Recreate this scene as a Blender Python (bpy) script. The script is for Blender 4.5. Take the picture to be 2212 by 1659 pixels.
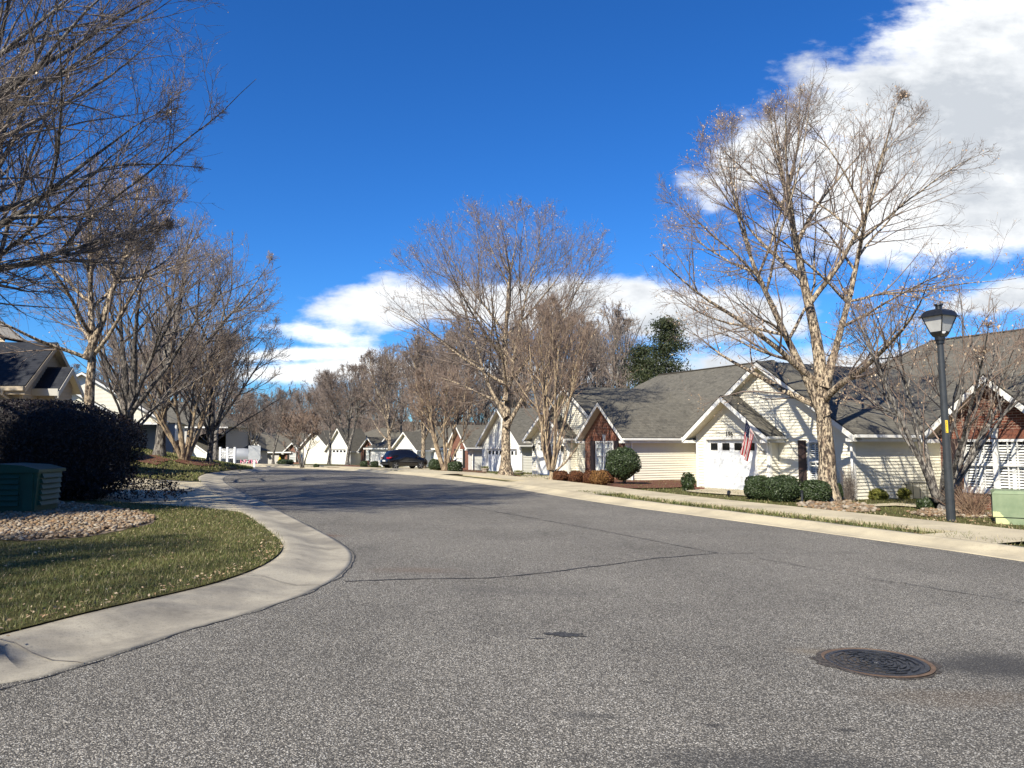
import bpy, bmesh, math, random
import numpy as np
from mathutils import Vector, Matrix
from mathutils.geometry import delaunay_2d_cdt
R_ = math.radians
for o in list(bpy.data.objects): bpy.data.objects.remove(o)
SC = bpy.context.scene
COL = SC.collection
rnd = random.Random(7)
# ------------------------------------------------------------------ camera
EYE = 1.6; FPX = 1661.0; PITCH = math.atan((958-829.5)/FPX)
cam_d = bpy.data.cameras.new('camera'); cam = bpy.data.objects.new('camera', cam_d); COL.objects.link(cam)
cam.location = (0,0,EYE); cam.rotation_euler = (R_(90)+PITCH,0,0)
cam_d.sensor_width = 36; cam_d.lens = 36*FPX/2212; cam_d.clip_end = 5000; cam_d.clip_start = 0.05
SC.camera = cam
SC.view_settings.view_transform = 'Standard'; SC.view_settings.look = 'None'
SC.view_settings.exposure = 0.72; SC.view_settings.gamma = 1.0; SC.view_settings.use_curve_mapping = False
# ------------------------------------------------------------------ sun
SUN_AZ, SUN_EL = 210.0, 39.0          # azimuth clockwise from +Y
sd = bpy.data.lights.new('sun','SUN'); sd.energy = 5.0; sd.angle = R_(0.55); sd.color = (1.0,0.935,0.80)
sun = bpy.data.objects.new('sun', sd); COL.objects.link(sun)
sdir = Vector((math.sin(R_(SUN_AZ))*math.cos(R_(SUN_EL)), math.cos(R_(SUN_AZ))*math.cos(R_(SUN_EL)), math.sin(R_(SUN_EL))))
sun.rotation_euler = sdir.to_track_quat('Z','Y').to_euler(); sun.location = (0,0,60)
# ------------------------------------------------------------------ node helpers
class NT:
    def __init__(s, tree): s.t = tree; s.n = tree.nodes; s.l = tree.links
    def node(s, typ, **kw):
        n = s.n.new(typ)
        for k,v in kw.items():
            if k.startswith('i_'):
                key = k[2:]; key = int(key) if key.isdigit() else key.replace('_',' ')
                s.put(n.inputs[key], v)
            else: setattr(n,k,v)
        return n
    def put(s, sock, v):
        if isinstance(v, bpy.types.NodeSocket): s.l.new(v, sock)
        elif isinstance(v, (tuple,list)) and len(v)==3 and sock.type=='RGBA': sock.default_value = (*v,1)
        else: sock.default_value = v
    def m(s, op, a, b=None, c=None, clamp=False):
        n = s.n.new('ShaderNodeMath'); n.operation = op; n.use_clamp = clamp
        for i,v in enumerate((a,b,c)):
            if v is not None: s.put(n.inputs[i], v)
        return n.outputs[0]
    def mix(s, f, a, b, blend='MIX'):
        n = s.n.new('ShaderNodeMix'); n.data_type='RGBA'; n.blend_type = blend; n.clamp_factor = True
        s.put(n.inputs[0], f); s.put(n.inputs[6], a); s.put(n.inputs[7], b); return n.outputs[2]
    def step(s, v, lo, hi, smooth=True):
        n = s.n.new('ShaderNodeMapRange'); n.interpolation_type = 'SMOOTHSTEP' if smooth else 'LINEAR'
        s.put(n.inputs[0], v); s.put(n.inputs[1], lo); s.put(n.inputs[2], hi); return n.outputs[0]
    def noise(s, vec, scale, detail=4, rough=.55, dist=0):
        n = s.n.new('ShaderNodeTexNoise'); s.put(n.inputs['Vector'], vec); n.inputs['Scale'].default_value = scale
        n.inputs['Detail'].default_value = detail; n.inputs['Roughness'].default_value = rough; n.inputs['Distortion'].default_value = dist
        return n.outputs[0]
    def vor(s, vec, scale, feature='F1', out='Distance'):
        n = s.n.new('ShaderNodeTexVoronoi'); n.feature = feature; s.put(n.inputs['Vector'], vec); n.inputs['Scale'].default_value = scale
        return n.outputs[out]
    def map(s, vec, sc=(1,1,1), rot=(0,0,0), loc=(0,0,0)):
        n = s.n.new('ShaderNodeMapping'); s.put(n.inputs[0], vec); n.inputs[1].default_value = loc; n.inputs[2].default_value = rot; n.inputs[3].default_value = sc
        return n.outputs[0]
# ------------------------------------------------------------------ sky
def P2(px,py):                        # picture position -> world direction ratios (X/Y, Z/Y)
    dx=(px-1106)/FPX; dy=(829.5-py)/FPX; y=math.cos(PITCH)-dy*math.sin(PITCH)
    return dx/y, (math.sin(PITCH)+dy*math.cos(PITCH))/y
world = bpy.data.worlds.new('World'); SC.world = world; world.use_nodes = True
world.node_tree.nodes.clear(); w = NT(world.node_tree)
sky = w.node('ShaderNodeTexSky', sky_type='NISHITA', sun_disc=False, sun_elevation=R_(SUN_EL), sun_rotation=R_(SUN_AZ), altitude=300, air_density=1.0, dust_density=.25, ozone_density=3.0)
tc = w.node('ShaderNodeTexCoord'); G = tc.outputs['Generated']
sep = w.node('ShaderNodeSeparateXYZ', i_0=G); gx,gy,gz = sep.outputs
ay = w.m('MAXIMUM', gy, .08)
p = w.m('DIVIDE', gx, ay); q = w.m('DIVIDE', gz, ay)
cv = w.node('ShaderNodeCombineXYZ', i_0=p, i_1=q).outputs[0]
nz1 = w.noise(w.map(cv,(1,1.5,1)), 3.2, 9, .55); nz2 = w.noise(w.map(cv,(1,2.4,1),loc=(3,1,0)), 2.6, 7, .6); nz3 = w.noise(w.map(cv,(1,3.2,1),loc=(7,2,0)), 6.5, 6, .62)
def blob(cx,cy,a,b,ang):              # soft ellipse in direction space
    p0,q0 = P2(cx,cy); a/=FPX; b/=FPX; ca,sa = math.cos(R_(ang)), math.sin(R_(ang))
    dp = w.m('SUBTRACT',p,p0); dq = w.m('SUBTRACT',q,q0)
    e1 = w.m('DIVIDE', w.m('ADD', w.m('MULTIPLY',dp,ca), w.m('MULTIPLY',dq,sa)), a)
    e2 = w.m('DIVIDE', w.m('SUBTRACT', w.m('MULTIPLY',dq,ca), w.m('MULTIPLY',dp,sa)), b)
    return w.m('MULTIPLY', w.m('SUBTRACT', 1.0, w.m('SQRT', w.m('ADD', w.m('MULTIPLY',e1,e1), w.m('MULTIPLY',e2,e2)))), min(1.0, .25+b*FPX/260))
f = None
for B in ((2330,150,960,330,25),(1640,345,210,90,28),(2110,450,300,140,10),(850,655,185,70,10),(1120,660,420,66,-2),(1500,680,330,78,0),(1330,640,260,50,-3),
          (640,805,380,30,2),(1250,800,700,46,0),(2180,640,300,50,12),(1800,800,600,60,0),(690,722,150,26,-8),(620,768,260,20,3)):
    b_ = blob(*B); f = b_ if f is None else w.m('SMOOTH_MAX', f, b_, .15)
nz4 = w.noise(w.map(cv,(1,1.7,1),loc=(2,5,0)), 14, 9, .6)
dens = w.m('ADD', f, w.m('MULTIPLY', w.m('SUBTRACT', nz1, .5), .70))
dens = w.m('ADD', dens, w.m('MULTIPLY', w.m('SUBTRACT', nz3, .5), .55))
dens = w.m('ADD', dens, w.m('MULTIPLY', w.m('SUBTRACT', nz4, .5), .65))
front = w.step(gy, .05, .3)
gen = w.step(w.m('ADD', w.noise(G,2.2,8,.6), w.m('MULTIPLY',gz,-.12)), .53, .68)      # clouds elsewhere in the sky
cm = w.mix(front, gen, w.step(dens, .0, .30))
up = w.step(gz, .0, .02)
shade = w.m('ADD', w.m('MULTIPLY', w.step(dens,.12,.75), .55), w.m('MULTIPLY', w.step(nz2,.35,.68), .75))
ccol = w.mix(w.m('ADD',w.m('MULTIPLY',shade,.85),w.m('MULTIPLY',w.m('SUBTRACT',nz4,.5),.9),clamp=True), (8.8,8.9,8.9), (4.4,4.7,5.1))
hs = w.node('ShaderNodeHueSaturation', i_Saturation=1.22, i_Value=1.0, i_Color=sky.outputs[0])
skc = w.mix(1.0, hs.outputs[0], (.33,.68,1.06), 'MULTIPLY')
skc = w.mix(w.m('MULTIPLY',cm,up), skc, ccol)
bg = w.node('ShaderNodeBackground', i_Color=skc, i_Strength=0.09)
w.l.new(bg.outputs[0], w.node('ShaderNodeOutputWorld').inputs[0])
# ------------------------------------------------------------------ materials
def new_mat(name):
    m = bpy.data.materials.new(name); m.use_nodes = True; t = NT(m.node_tree)
    return m, t, t.n['Principled BSDF']
def bump(t, b, h, strength=.3, dist=.01):
    n = t.node('ShaderNodeBump', i_Height=h); n.inputs['Strength'].default_value = strength; n.inputs['Distance'].default_value = dist
    t.l.new(n.outputs[0], b.inputs['Normal'])
def pm(name, c1, c2=None, scale=8, rough=.8, bs=0, bscale=None, detail=5, lo=.35, hi=.65, metal=0, spec=None, bd=.01, tr=0):
    m,t,b = new_mat(name); c = t.node('ShaderNodeTexCoord').outputs['Object']
    if c2: t.put(b.inputs['Base Color'], t.mix(t.step(t.noise(c,scale,detail), lo, hi, False), c1, c2))
    else: b.inputs['Base Color'].default_value = (*c1,1)
    b.inputs['Roughness'].default_value = rough; b.inputs['Metallic'].default_value = metal
    if spec is not None: b.inputs['Specular IOR Level'].default_value = spec
    if bs: bump(t,b,t.noise(c,bscale or scale*4,5),bs,bd)
    return m
M = {}
SPOTS = ((3.73,6.08,0.90,0.55,0.30,(0.035, 0.034, 0.034),0.75),
         (3.00,5.27,0.90,0.28,-0.50,(0.13, 0.085, 0.045),0.25),
         (2.45,6.38,0.35,0.20,0.00,(0.22, 0.17, 0.11),0.35),
         (1.43,4.12,1.30,0.22,0.10,(0.04, 0.039, 0.038),0.55),
         (-1.22,9.97,0.80,0.35,0.20,(0.14, 0.09, 0.06),0.35),
         (-0.03,8.69,1.60,0.40,0.10,(0.07, 0.065, 0.06),0.30),
         (-3.24,13.42,0.50,0.35,0.00,(0.12, 0.055, 0.03),0.60),
         (1.18,4.64,0.12,0.06,0.00,(0.03, 0.028, 0.026),0.80),
         (1.95,4.61,0.10,0.05,0.00,(0.03, 0.028, 0.026),0.80),
         (0.46,4.75,0.30,0.10,0.00,(0.05, 0.048, 0.045),0.50))
def asphalt():
    m,t,b = new_mat('asphalt'); c = t.node('ShaderNodeTexCoord').outputs['Object']
    def ramp(v, stops):
        r = t.node('ShaderNodeValToRGB', i_0=v); e = r.color_ramp.elements
        for k,(p_,g_) in enumerate(stops):
            q_ = e[k] if k<2 else e.new(p_); q_.position = p_; q_.color = (g_*1.08,g_*.985,g_*.82,1)
        return r.outputs[0]
    c1 = t.node('ShaderNodeSeparateColor', i_0=t.vor(c,140,'F1','Color')).outputs[0]; d1 = t.vor(c,140)
    c2 = t.node('ShaderNodeSeparateColor', i_0=t.vor(c,82,'F1','Color')).outputs[1]; d2 = t.vor(c,82)
    small = ramp(c1, ((0,.035),(.45,.085),(.75,.16),(1,.42)))
    stone = t.m('MULTIPLY', t.step(c2,.80,.86), t.step(d2,.50,.34))
    col = t.mix(t.m('MULTIPLY',stone,.9), small, (.58,.55,.48))
    col = t.mix(t.m('MULTIPLY',t.step(d1,.42,.7),.45), col, (.03,.028,.025))
    big = t.noise(c,.30,5,.62); mid = t.noise(t.map(c,(1,.30,1),(0,0,.35)),1.3,6,.65); fine = t.noise(c,6,5,.7)
    tone = t.m('ADD', t.m('ADD', 1.02, t.m('MULTIPLY', t.step(big,.25,.75), .42)), t.m('MULTIPLY', t.m('SUBTRACT', fine,.5), .5))
    tone = t.m('SUBTRACT', tone, t.m('MULTIPLY', t.step(mid,.50,.72), .22))
    tn = t.node('ShaderNodeCombineColor', i_0=tone, i_1=tone, i_2=tone).outputs[0]
    col = t.mix(1.0, col, tn, 'MULTIPLY')
    warp = t.noise(c,1.1,6,.65)
    def spot(x,y,rx,ry,ang,colr,amt,col):     # stains with their own place on the road
        v = t.map(c,(1,1,0),(0,0,0),(-x,-y,0)); v = t.map(v,(1/rx,1/ry,1),(0,0,-ang)); r_ = t.node('ShaderNodeVectorMath', operation='LENGTH', i_0=v).outputs['Value']
        return t.mix(t.m('MULTIPLY', t.step(t.m('ADD',r_,t.m('MULTIPLY',t.m('SUBTRACT',warp,.5),1.6)),1.0,.15), amt), col, colr)
    for (x,y,rx,ry,a,cc,am) in SPOTS: col = spot(x,y,rx,ry,a,cc,am,col)
    t.put(b.inputs['Base Color'], col); b.inputs['Roughness'].default_value = .85; b.inputs['Specular IOR Level'].default_value = .35
    bump(t,b,t.m('ADD', t.m('MULTIPLY',d1,-1), t.m('MULTIPLY',d2,-1)), .75, .007); return m
M['asphalt'] = asphalt()
def concrete(name, a, b2, dark):
    m,t,b = new_mat(name); c = t.node('ShaderNodeTexCoord').outputs['Object']
    col = t.mix(t.step(t.noise(c,.9,6,.65),.3,.7), a, b2)
    col = t.mix(t.m('MULTIPLY',t.step(t.noise(c,2.6,6,.7),.54,.78),.6), col, dark)
    col = t.mix(t.m('MULTIPLY',t.step(t.noise(c,90,3,.6),.5,.75),.5), col, dark)
    col = t.mix(t.m('MULTIPLY',t.step(t.noise(c,35,5,.75),.52,.7),.45), col, dark)
    col = t.mix(t.m('MULTIPLY',t.step(t.noise(c,.45,5,.6),.45,.7),.35), col, dark)
    t.put(b.inputs['Base Color'], col); b.inputs['Roughness'].default_value = .88
    bump(t,b,t.noise(c,120,4),.35,.004); return m
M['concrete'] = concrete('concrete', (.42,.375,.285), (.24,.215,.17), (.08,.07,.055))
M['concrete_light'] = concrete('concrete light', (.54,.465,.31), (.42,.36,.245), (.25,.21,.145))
def brick():
    m,t,b = new_mat('brick'); uv = t.node('ShaderNodeUVMap').outputs[0]; o = t.node('ShaderNodeTexCoord').outputs['Object']
    n = t.node('ShaderNodeTexBrick', i_Vector=uv, i_Color1=(.165,.048,.027), i_Color2=(.055,.022,.018), i_Mortar=(.34,.25,.19), i_Scale=1.0)
    n.inputs['Mortar Size'].default_value=.009; n.inputs['Mortar Smooth'].default_value=.15; n.inputs['Bias'].default_value=-.25
    n.inputs['Brick Width'].default_value=.215; n.inputs['Row Height'].default_value=.075
    col = t.mix(t.m('MULTIPLY',t.step(t.noise(uv,5,4),.4,.7),.4), n.outputs[0], (.23,.075,.038))
    t.put(b.inputs['Base Color'], col); b.inputs['Roughness'].default_value=.9
    bump(t,b,t.m('ADD',t.m('MULTIPLY',n.outputs[1],-1),t.m('MULTIPLY',t.noise(o,60,4),.3)),.8,.008); return m
M['brick'] = brick()
def shingle(name, c1, c2, c3):
    m,t,b = new_mat(name); uv = t.node('ShaderNodeUVMap').outputs[0]
    n = t.node('ShaderNodeTexBrick', i_Vector=uv, i_Color1=c1, i_Color2=c2, i_Mortar=(.02,.018,.016), i_Scale=1.0)
    n.inputs['Mortar Size'].default_value=.008; n.inputs['Mortar Smooth'].default_value=.6; n.inputs['Bias'].default_value=0
    n.inputs['Brick Width'].default_value=.28; n.inputs['Row Height'].default_value=.13; n.offset=.37; n.offset_frequency=2
    sx = t.node('ShaderNodeSeparateXYZ', i_0=uv).outputs
    saw = t.m('FRACT', t.m('DIVIDE', sx[1], .13))
    n2 = t.node('ShaderNodeTexBrick', i_Vector=t.map(uv,loc=(.11,0,0)), i_Color1=(0,0,0), i_Color2=(1,1,1), i_Mortar=(0,0,0), i_Scale=1.0)
    n2.inputs['Mortar Size'].default_value=.0; n2.inputs['Brick Width'].default_value=.17; n2.inputs['Row Height'].default_value=.13; n2.offset=.61
    col = t.mix(t.m('MULTIPLY',n2.outputs[0],.40), n.outputs[0], c3)
    col = t.mix(t.m('MULTIPLY',t.step(t.noise(uv,.6,5),.35,.7),.35), col, c1)
    col = t.mix(t.m('MULTIPLY',t.step(t.noise(uv,55,3),.4,.7),.3), col, c2)
    t.put(b.inputs['Base Color'], col); b.inputs['Roughness'].default_value=.93; b.inputs['Specular IOR Level'].default_value=.2
    h = t.m('ADD', t.m('MULTIPLY', saw,-1.0), t.m('MULTIPLY', n2.outputs[0], .5))
    bump(t,b,h,.9,.018); return m
M['shingle'] = shingle('asphalt shingle',(.138,.127,.102),(.082,.076,.062),(.195,.18,.148))
M['shingle_navy'] = shingle('dark shingle',(.03,.033,.04),(.018,.02,.028),(.045,.048,.055))
def siding(name, col, dirt=(.45,.40,.30)):
    m,t,b = new_mat(name); c = t.node('ShaderNodeTexCoord').outputs['Object']
    k = t.mix(t.m('MULTIPLY',t.step(t.noise(t.map(c,(1,1,.25)),1.3,6,.65),.45,.8),.22), col, dirt)
    t.put(b.inputs['Base Color'], k); b.inputs['Roughness'].default_value=.55
    bump(t,b,t.noise(t.map(c,(1,1,14)),9,4),.12,.004); return m
M['siding_cream'] = siding('cream vinyl siding',(.75,.71,.59))
M['siding_white'] = siding('white vinyl siding',(.74,.73,.67))
M['siding_grey'] = siding('grey vinyl siding',(.42,.40,.36))
M['siding_tan'] = siding('tan vinyl siding',(.40,.33,.24),(.28,.22,.15))
M['siding_blue'] = siding('blue grey vinyl siding',(.16,.20,.25),(.12,.14,.17))
M['trim'] = pm('white painted trim',(.80,.79,.75),(.70,.68,.63),3,.45,.05,30)
M['soffit'] = pm('cream soffit',(.62,.56,.42),(.56,.50,.38),3,.6)
M['door_white'] = pm('white garage door',(.78,.79,.79),(.74,.75,.74),1.5,.4)
M['glass_dark'] = pm('dark glass',(.012,.013,.015),None,rough=.06,spec=.8)
M['glass'] = pm('window glass',(.10,.13,.14),(.22,.26,.27),3,.08,spec=.8)
M['curtain'] = pm('white curtain behind glass',(.55,.58,.56),(.38,.42,.42),6,.35,spec=.7)
M['slat'] = pm('white shutter slats',(.72,.72,.68),None,rough=.4)
M['shutter'] = pm('dark brown shutter',(.035,.022,.020),(.05,.03,.027),5,.45)
M['shutter_black'] = pm('black shutter',(.015,.018,.018),None,rough=.45)
M['black'] = pm('black painted metal',(.010,.011,.012),(.018,.019,.02),20,.35,.05,60)
M['pole'] = pm('charcoal pole',(.028,.031,.034),(.038,.042,.045),6,.45,.05,60)
M['frost'] = pm('frosted lamp panel',(.50,.50,.48),(.42,.42,.41),4,.35,spec=.6)
M['yellow'] = pm('yellow plastic',(.75,.52,.03),None,rough=.5)
M['signback'] = pm('dull sign back',(.34,.36,.37),(.42,.43,.43),5,.5)
M['white'] = pm('white paint',(.78,.78,.76),(.68,.68,.66),6,.5)
M['ink'] = pm('dark lettering',(.02,.02,.025),None,rough=.6)
M['ink_olive'] = pm('dark grey house numbers',(.03,.028,.024),None,rough=.6)
M['red'] = pm('red cloth',(.50,.025,.035),None,rough=.8)
M['cloth_white'] = pm('white cloth',(.72,.70,.68),None,rough=.8)
M['navy'] = pm('navy cloth',(.01,.015,.06),None,rough=.8)
M['orange'] = pm('orange label',(.75,.22,.10),None,rough=.6)
M['pink'] = pm('pink plastic',(.75,.22,.32),None,rough=.5)
M['steel'] = pm('padlock steel',(.35,.35,.36),None,rough=.35,metal=1)
M['rust'] = pm('rusty cast iron',(.10,.062,.036),(.15,.095,.055),14,.6,.3,60)
M['iron'] = pm('worn cast iron',(.016,.018,.022),(.04,.042,.048),9,.33,.3,50,metal=.4)
M['green_box'] = pm('dark green plastic',(.006,.05,.032),(.009,.065,.042),3,.5,.06,40)
M['car_black'] = pm('black car paint',(.006,.006,.008),None,rough=.12,spec=.8)
M['car_silver'] = pm('silver car paint',(.30,.31,.32),None,rough=.35,metal=.2)
M['tyre'] = pm('tyre rubber',(.012,.012,.012),None,rough=.85)
M['rim'] = pm('alloy rim',(.32,.32,.34),None,rough=.3,metal=.9)
M['lens_red'] = pm('red lens',(.45,.01,.015),None,rough=.15)
M['terracotta'] = pm('pot clay',(.30,.25,.19),(.40,.34,.27),9,.8)
M['foundation'] = pm('brick red foundation',(.22,.08,.045),(.12,.05,.035),14,.9,.2,50)
def mulch():
    m,t,b = new_mat('pine straw'); c = t.node('ShaderNodeTexCoord').outputs['Object']
    a = t.noise(t.map(c,(1,5,1),(0,0,.6)),22,5,.7); a2 = t.noise(t.map(c,(5,1,1),(0,0,.2)),20,5,.7)
    col = t.mix(t.step(t.m('MAXIMUM',a,a2),.45,.75), (.09,.03,.014), (.34,.135,.06))
    t.put(b.inputs['Base Color'], col); b.inputs['Roughness'].default_value=.95; bump(t,b,t.m('ADD',a,a2),1,.03); return m
M['mulch'] = mulch()
def lawn(name, a, b2, straw):
    m,t,b = new_mat(name); c = t.node('ShaderNodeTexCoord').outputs['Object']
    col = t.mix(t.step(t.noise(c,1.3,6,.65),.32,.68), a, b2)
    col = t.mix(t.m('MULTIPLY',t.step(t.noise(c,24,5,.7),.48,.7),.75), col, straw)
    col = t.mix(t.m('MULTIPLY',t.step(t.noise(c,.5,4),.5,.72),.5), col, straw)
    t.put(b.inputs['Base Color'], col); b.inputs['Roughness'].default_value=.95; b.inputs['Specular IOR Level'].default_value=.1
    bump(t,b,t.noise(c,60,5,.7),1,.04); return m
M['lawn'] = lawn('winter lawn',(.07,.075,.024),(.12,.11,.040),(.24,.19,.10))
M['soil'] = lawn('leaf litter',(.10,.075,.045),(.15,.11,.07),(.2,.15,.09))
def varied(name, cols, rough=.7, spec=.3):            # per-island random colour
    m,t,b = new_mat(name); g = t.node('ShaderNodeNewGeometry').outputs['Random Per Island']
    r = t.node('ShaderNodeValToRGB', i_0=g); e = r.color_ramp.elements
    for i,cc in enumerate(cols):
        pos = i/(len(cols)-1)
        if i<2: e[i].position = pos if i==0 else 1/(len(cols)-1); e[i].color=(*cc,1)
        else: k=e.new(pos); k.color=(*cc,1)
    t.put(b.inputs['Base Color'], r.outputs[0]); b.inputs['Roughness'].default_value=rough; b.inputs['Specular IOR Level'].default_value=spec
    return m
M['blade'] = varied('grass blade',[(.055,.08,.020),(.095,.115,.032),(.17,.16,.055),(.07,.085,.025),(.40,.33,.19)],.7,.2)
M['pebble'] = varied('river stone',[(.16,.10,.055),(.27,.21,.14),(.10,.065,.04),(.36,.31,.24),(.19,.13,.08),(.27,.165,.085)],.75)
M['hedge'] = varied('purple black leaf',[(.008,.007,.007),(.02,.011,.012),(.012,.012,.010),(.035,.024,.024)],.55,.3)
M['box'] = varied('boxwood leaf',[(.018,.030,.010),(.035,.055,.018),(.028,.042,.014),(.06,.085,.03)],.5,.4)
M['russet'] = varied('russet shrub leaf',[(.07,.028,.014),(.13,.05,.022),(.05,.022,.014),(.20,.09,.035)],.7,.2)
M['amber'] = varied('amber shrub leaf',[(.13,.065,.02),(.20,.10,.03),(.09,.04,.016),(.28,.15,.05)],.7,.2)
M['goldgreen'] = varied('yellow green shrub leaf',[(.10,.11,.02),(.16,.15,.03),(.06,.07,.018)],.7,.2)
M['pine'] = varied('pine needle',[(.018,.026,.010),(.035,.045,.016),(.025,.034,.012),(.075,.08,.03)],.6,.3)
M['dryleaf'] = varied('dry hanging leaf',[(.45,.33,.22),(.30,.19,.11),(.62,.50,.36),(.20,.12,.08)],.7,.3)
M['litter'] = varied('fallen leaf',[(.38,.27,.16),(.26,.16,.09),(.55,.44,.30)],.8,.2)
def bark(name, light, mid, dark, sc=7):
    m,t,b = new_mat(name); c = t.node('ShaderNodeTexCoord').outputs['Object']
    a = t.noise(t.map(c,(1,1,.3)),sc,6,.65,.4); d = t.vor(t.map(c,(1,1,.35)),sc*1.6)
    col = t.mix(t.step(a,.40,.54,False), mid, light)
    col = t.mix(t.step(t.m('ADD',t.noise(t.map(c,(1,1,.4)),sc*2.2,6,.7),t.m('MULTIPLY',d,.15)),.53,.63,False), col, dark)
    t.put(b.inputs['Base Color'], col); b.inputs['Roughness'].default_value=.92
    bump(t,b,t.m('ADD',a,t.m('MULTIPLY',d,.6)),1,.05); return m
M['bark_peel'] = bark('peeling bark',(.52,.42,.29),(.22,.16,.11),(.045,.032,.024),8)
M['bark_grey'] = bark('grey bark',(.26,.235,.20),(.13,.115,.10),(.045,.038,.034))
M['bark_dark'] = bark('dark bark',(.20,.175,.15),(.09,.078,.068),(.02,.018,.017))
M['bark_tan'] = bark('smooth tan bark',(.42,.32,.20),(.30,.23,.15),(.14,.10,.07),4)
M['twig'] = pm('twig bark',(.26,.20,.16),(.15,.115,.095),3,.85)
M['twig_dark'] = pm('dark twig bark',(.16,.13,.11),(.22,.18,.15),3,.85)
M['twig_red'] = pm('reddish twig bark',(.27,.195,.145),(.17,.12,.092),3,.85)
M['twig_wood'] = pm('greyish brown twigs',(.30,.24,.195),(.20,.155,.13),.6,.9)
# ------------------------------------------------------------------ object helpers
def link(o, parent=None):
    COL.objects.link(o)
    if parent: o.parent = parent
    return o
def tag(o, label=None, cat=None, group=None, kind=None):
    if label: o['label']=label
    if cat: o['category']=cat
    if group: o['group']=group
    if kind: o['kind']=kind
    return o
def empty(name, loc, label, cat, rz=0, group=None):
    o = bpy.data.objects.new(name,None); o.empty_display_size=.2; o.location=loc; o.rotation_euler=(0,0,rz); link(o)
    return tag(o,label,cat,group)
def np_mesh(name, V, F, mats, mi=None, smooth=False):
    me = bpy.data.meshes.new(name); V=np.asarray(V,dtype=np.float32); me.vertices.add(len(V)); me.vertices.foreach_set('co',V.ravel())
    if isinstance(F,np.ndarray): F=[F]
    tot=sum(f.size for f in F); npoly=sum(len(f) for f in F)
    me.loops.add(tot); me.polygons.add(npoly)
    me.loops.foreach_set('vertex_index', np.concatenate([f.ravel() for f in F]).astype(np.int32))
    sizes=np.concatenate([np.full(len(f),f.shape[1]) for f in F]); st=np.concatenate([[0],np.cumsum(sizes)[:-1]])
    me.polygons.foreach_set('loop_start', st.astype(np.int32)); me.polygons.foreach_set('loop_total', sizes.astype(np.int32))
    for m in mats: me.materials.append(m)
    if mi is not None: me.polygons.foreach_set('material_index', np.asarray(mi,dtype=np.int32))
    if smooth: me.polygons.foreach_set('use_smooth', np.ones(npoly,dtype=bool))
    me.update(calc_edges=True); return me
class MB:
    """collects faces with metre UVs; every box / bar / tube of one part goes in here"""
    def __init__(s): s.v=[]; s.f=[]; s.uv=[]; s.mi=[]; s.sm=[]
    def face(s, pts, uv=None, mi=0, sm=False):
        b=len(s.v); s.v += [tuple(p_) for p_ in pts]; s.f.append(tuple(range(b,b+len(pts))))
        if uv is None:
            P0=Vector(pts[0]); n=(Vector(pts[1])-P0).cross(Vector(pts[-1])-P0)
            if abs(n.z)<=max(abs(n.x),abs(n.y))*1.2:
                uv=[((p_[0] if abs(n.y)>=abs(n.x) else p_[1]),p_[2]) for p_ in pts]
            else: uv=[(p_[0],p_[1]) for p_ in pts]
        s.uv.append(uv); s.mi.append(mi); s.sm.append(sm)
    def box(s, x0,y0,z0,x1,y1,z1, mi=0):
        c=[(x,y,z) for z in (z0,z1) for y in (y0,y1) for x in (x0,x1)]
        for q_ in ((0,2,3,1),(4,5,7,6),(0,1,5,4),(2,6,7,3),(0,4,6,2),(1,3,7,5)): s.face([c[i] for i in q_],mi=mi)
    def hexa(s, a, b, mi=0):          # two quads (each 4 points, same order) joined
        s.face(a[::-1],mi=mi); s.face(b,mi=mi)
        for i in range(4):
            j=(i+1)%4; s.face([a[i],a[j],b[j],b[i]],mi=mi)
    def tube(s, pts, rad, n=8, mi=0, cap=True, sm=True):
        pts=[Vector(p_) for p_ in pts]
        if not isinstance(rad,(list,tuple)): rad=[rad]*len(pts)
        rings=[]
        for i,p_ in enumerate(pts):
            d=(pts[min(i+1,len(pts)-1)]-pts[max(i-1,0)]).normalized()
            a=d.orthogonal().normalized() if i==0 else (a-d*a.dot(d)).normalized()
            b=d.cross(a); rings.append([p_+(a*math.cos(k*2*math.pi/n)+b*math.sin(k*2*math.pi/n))*rad[i] for k in range(n)])
        for i in range(len(pts)-1):
            for k in range(n):
                j=(k+1)%n; s.face([rings[i][k],rings[i][j],rings[i+1][j],rings[i+1][k]],mi=mi,sm=sm)
        if cap: s.face(rings[0][::-1],mi=mi); s.face(rings[-1],mi=mi)
    def lathe(s, prof, c=(0,0,0), n=16, mi=0):
        for (r0,z0),(r1,z1) in zip(prof,prof[1:]):
            for k in range(n):
                a0=k*2*math.pi/n; a1=(k+1)*2*math.pi/n
                q_=[(c[0]+r0*math.cos(a0),c[1]+r0*math.sin(a0),c[2]+z0),(c[0]+r0*math.cos(a1),c[1]+r0*math.sin(a1),c[2]+z0),
                    (c[0]+r1*math.cos(a1),c[1]+r1*math.sin(a1),c[2]+z1),(c[0]+r1*math.cos(a0),c[1]+r1*math.sin(a0),c[2]+z1)]
                if r0<1e-5: q_=q_[1:]
                elif r1<1e-5: q_=q_[:3]
                s.face(q_,mi=mi,sm=True)
    def build(s, name, mats, parent=None, off=(0,0,0), loc=None, rz=None):
        me=bpy.data.meshes.new(name)
        if not isinstance(mats,(list,tuple)): mats=[mats]
        V=[(a-off[0],b-off[1],c-off[2]) for a,b,c in s.v]
        me.from_pydata(V,[],s.f); l=me.uv_layers.new(name='UVMap')
        l.data.foreach_set('uv',[c for u in s.uv for p_ in u for c in p_])
        me.polygons.foreach_set('material_index',s.mi); me.polygons.foreach_set('use_smooth',s.sm)
        for m in mats: me.materials.append(m)
        me.update(); o=bpy.data.objects.new(name,me); link(o,parent)
        if loc: o.location=loc
        if rz is not None: o.rotation_euler=(0,0,rz)
        return o
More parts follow.
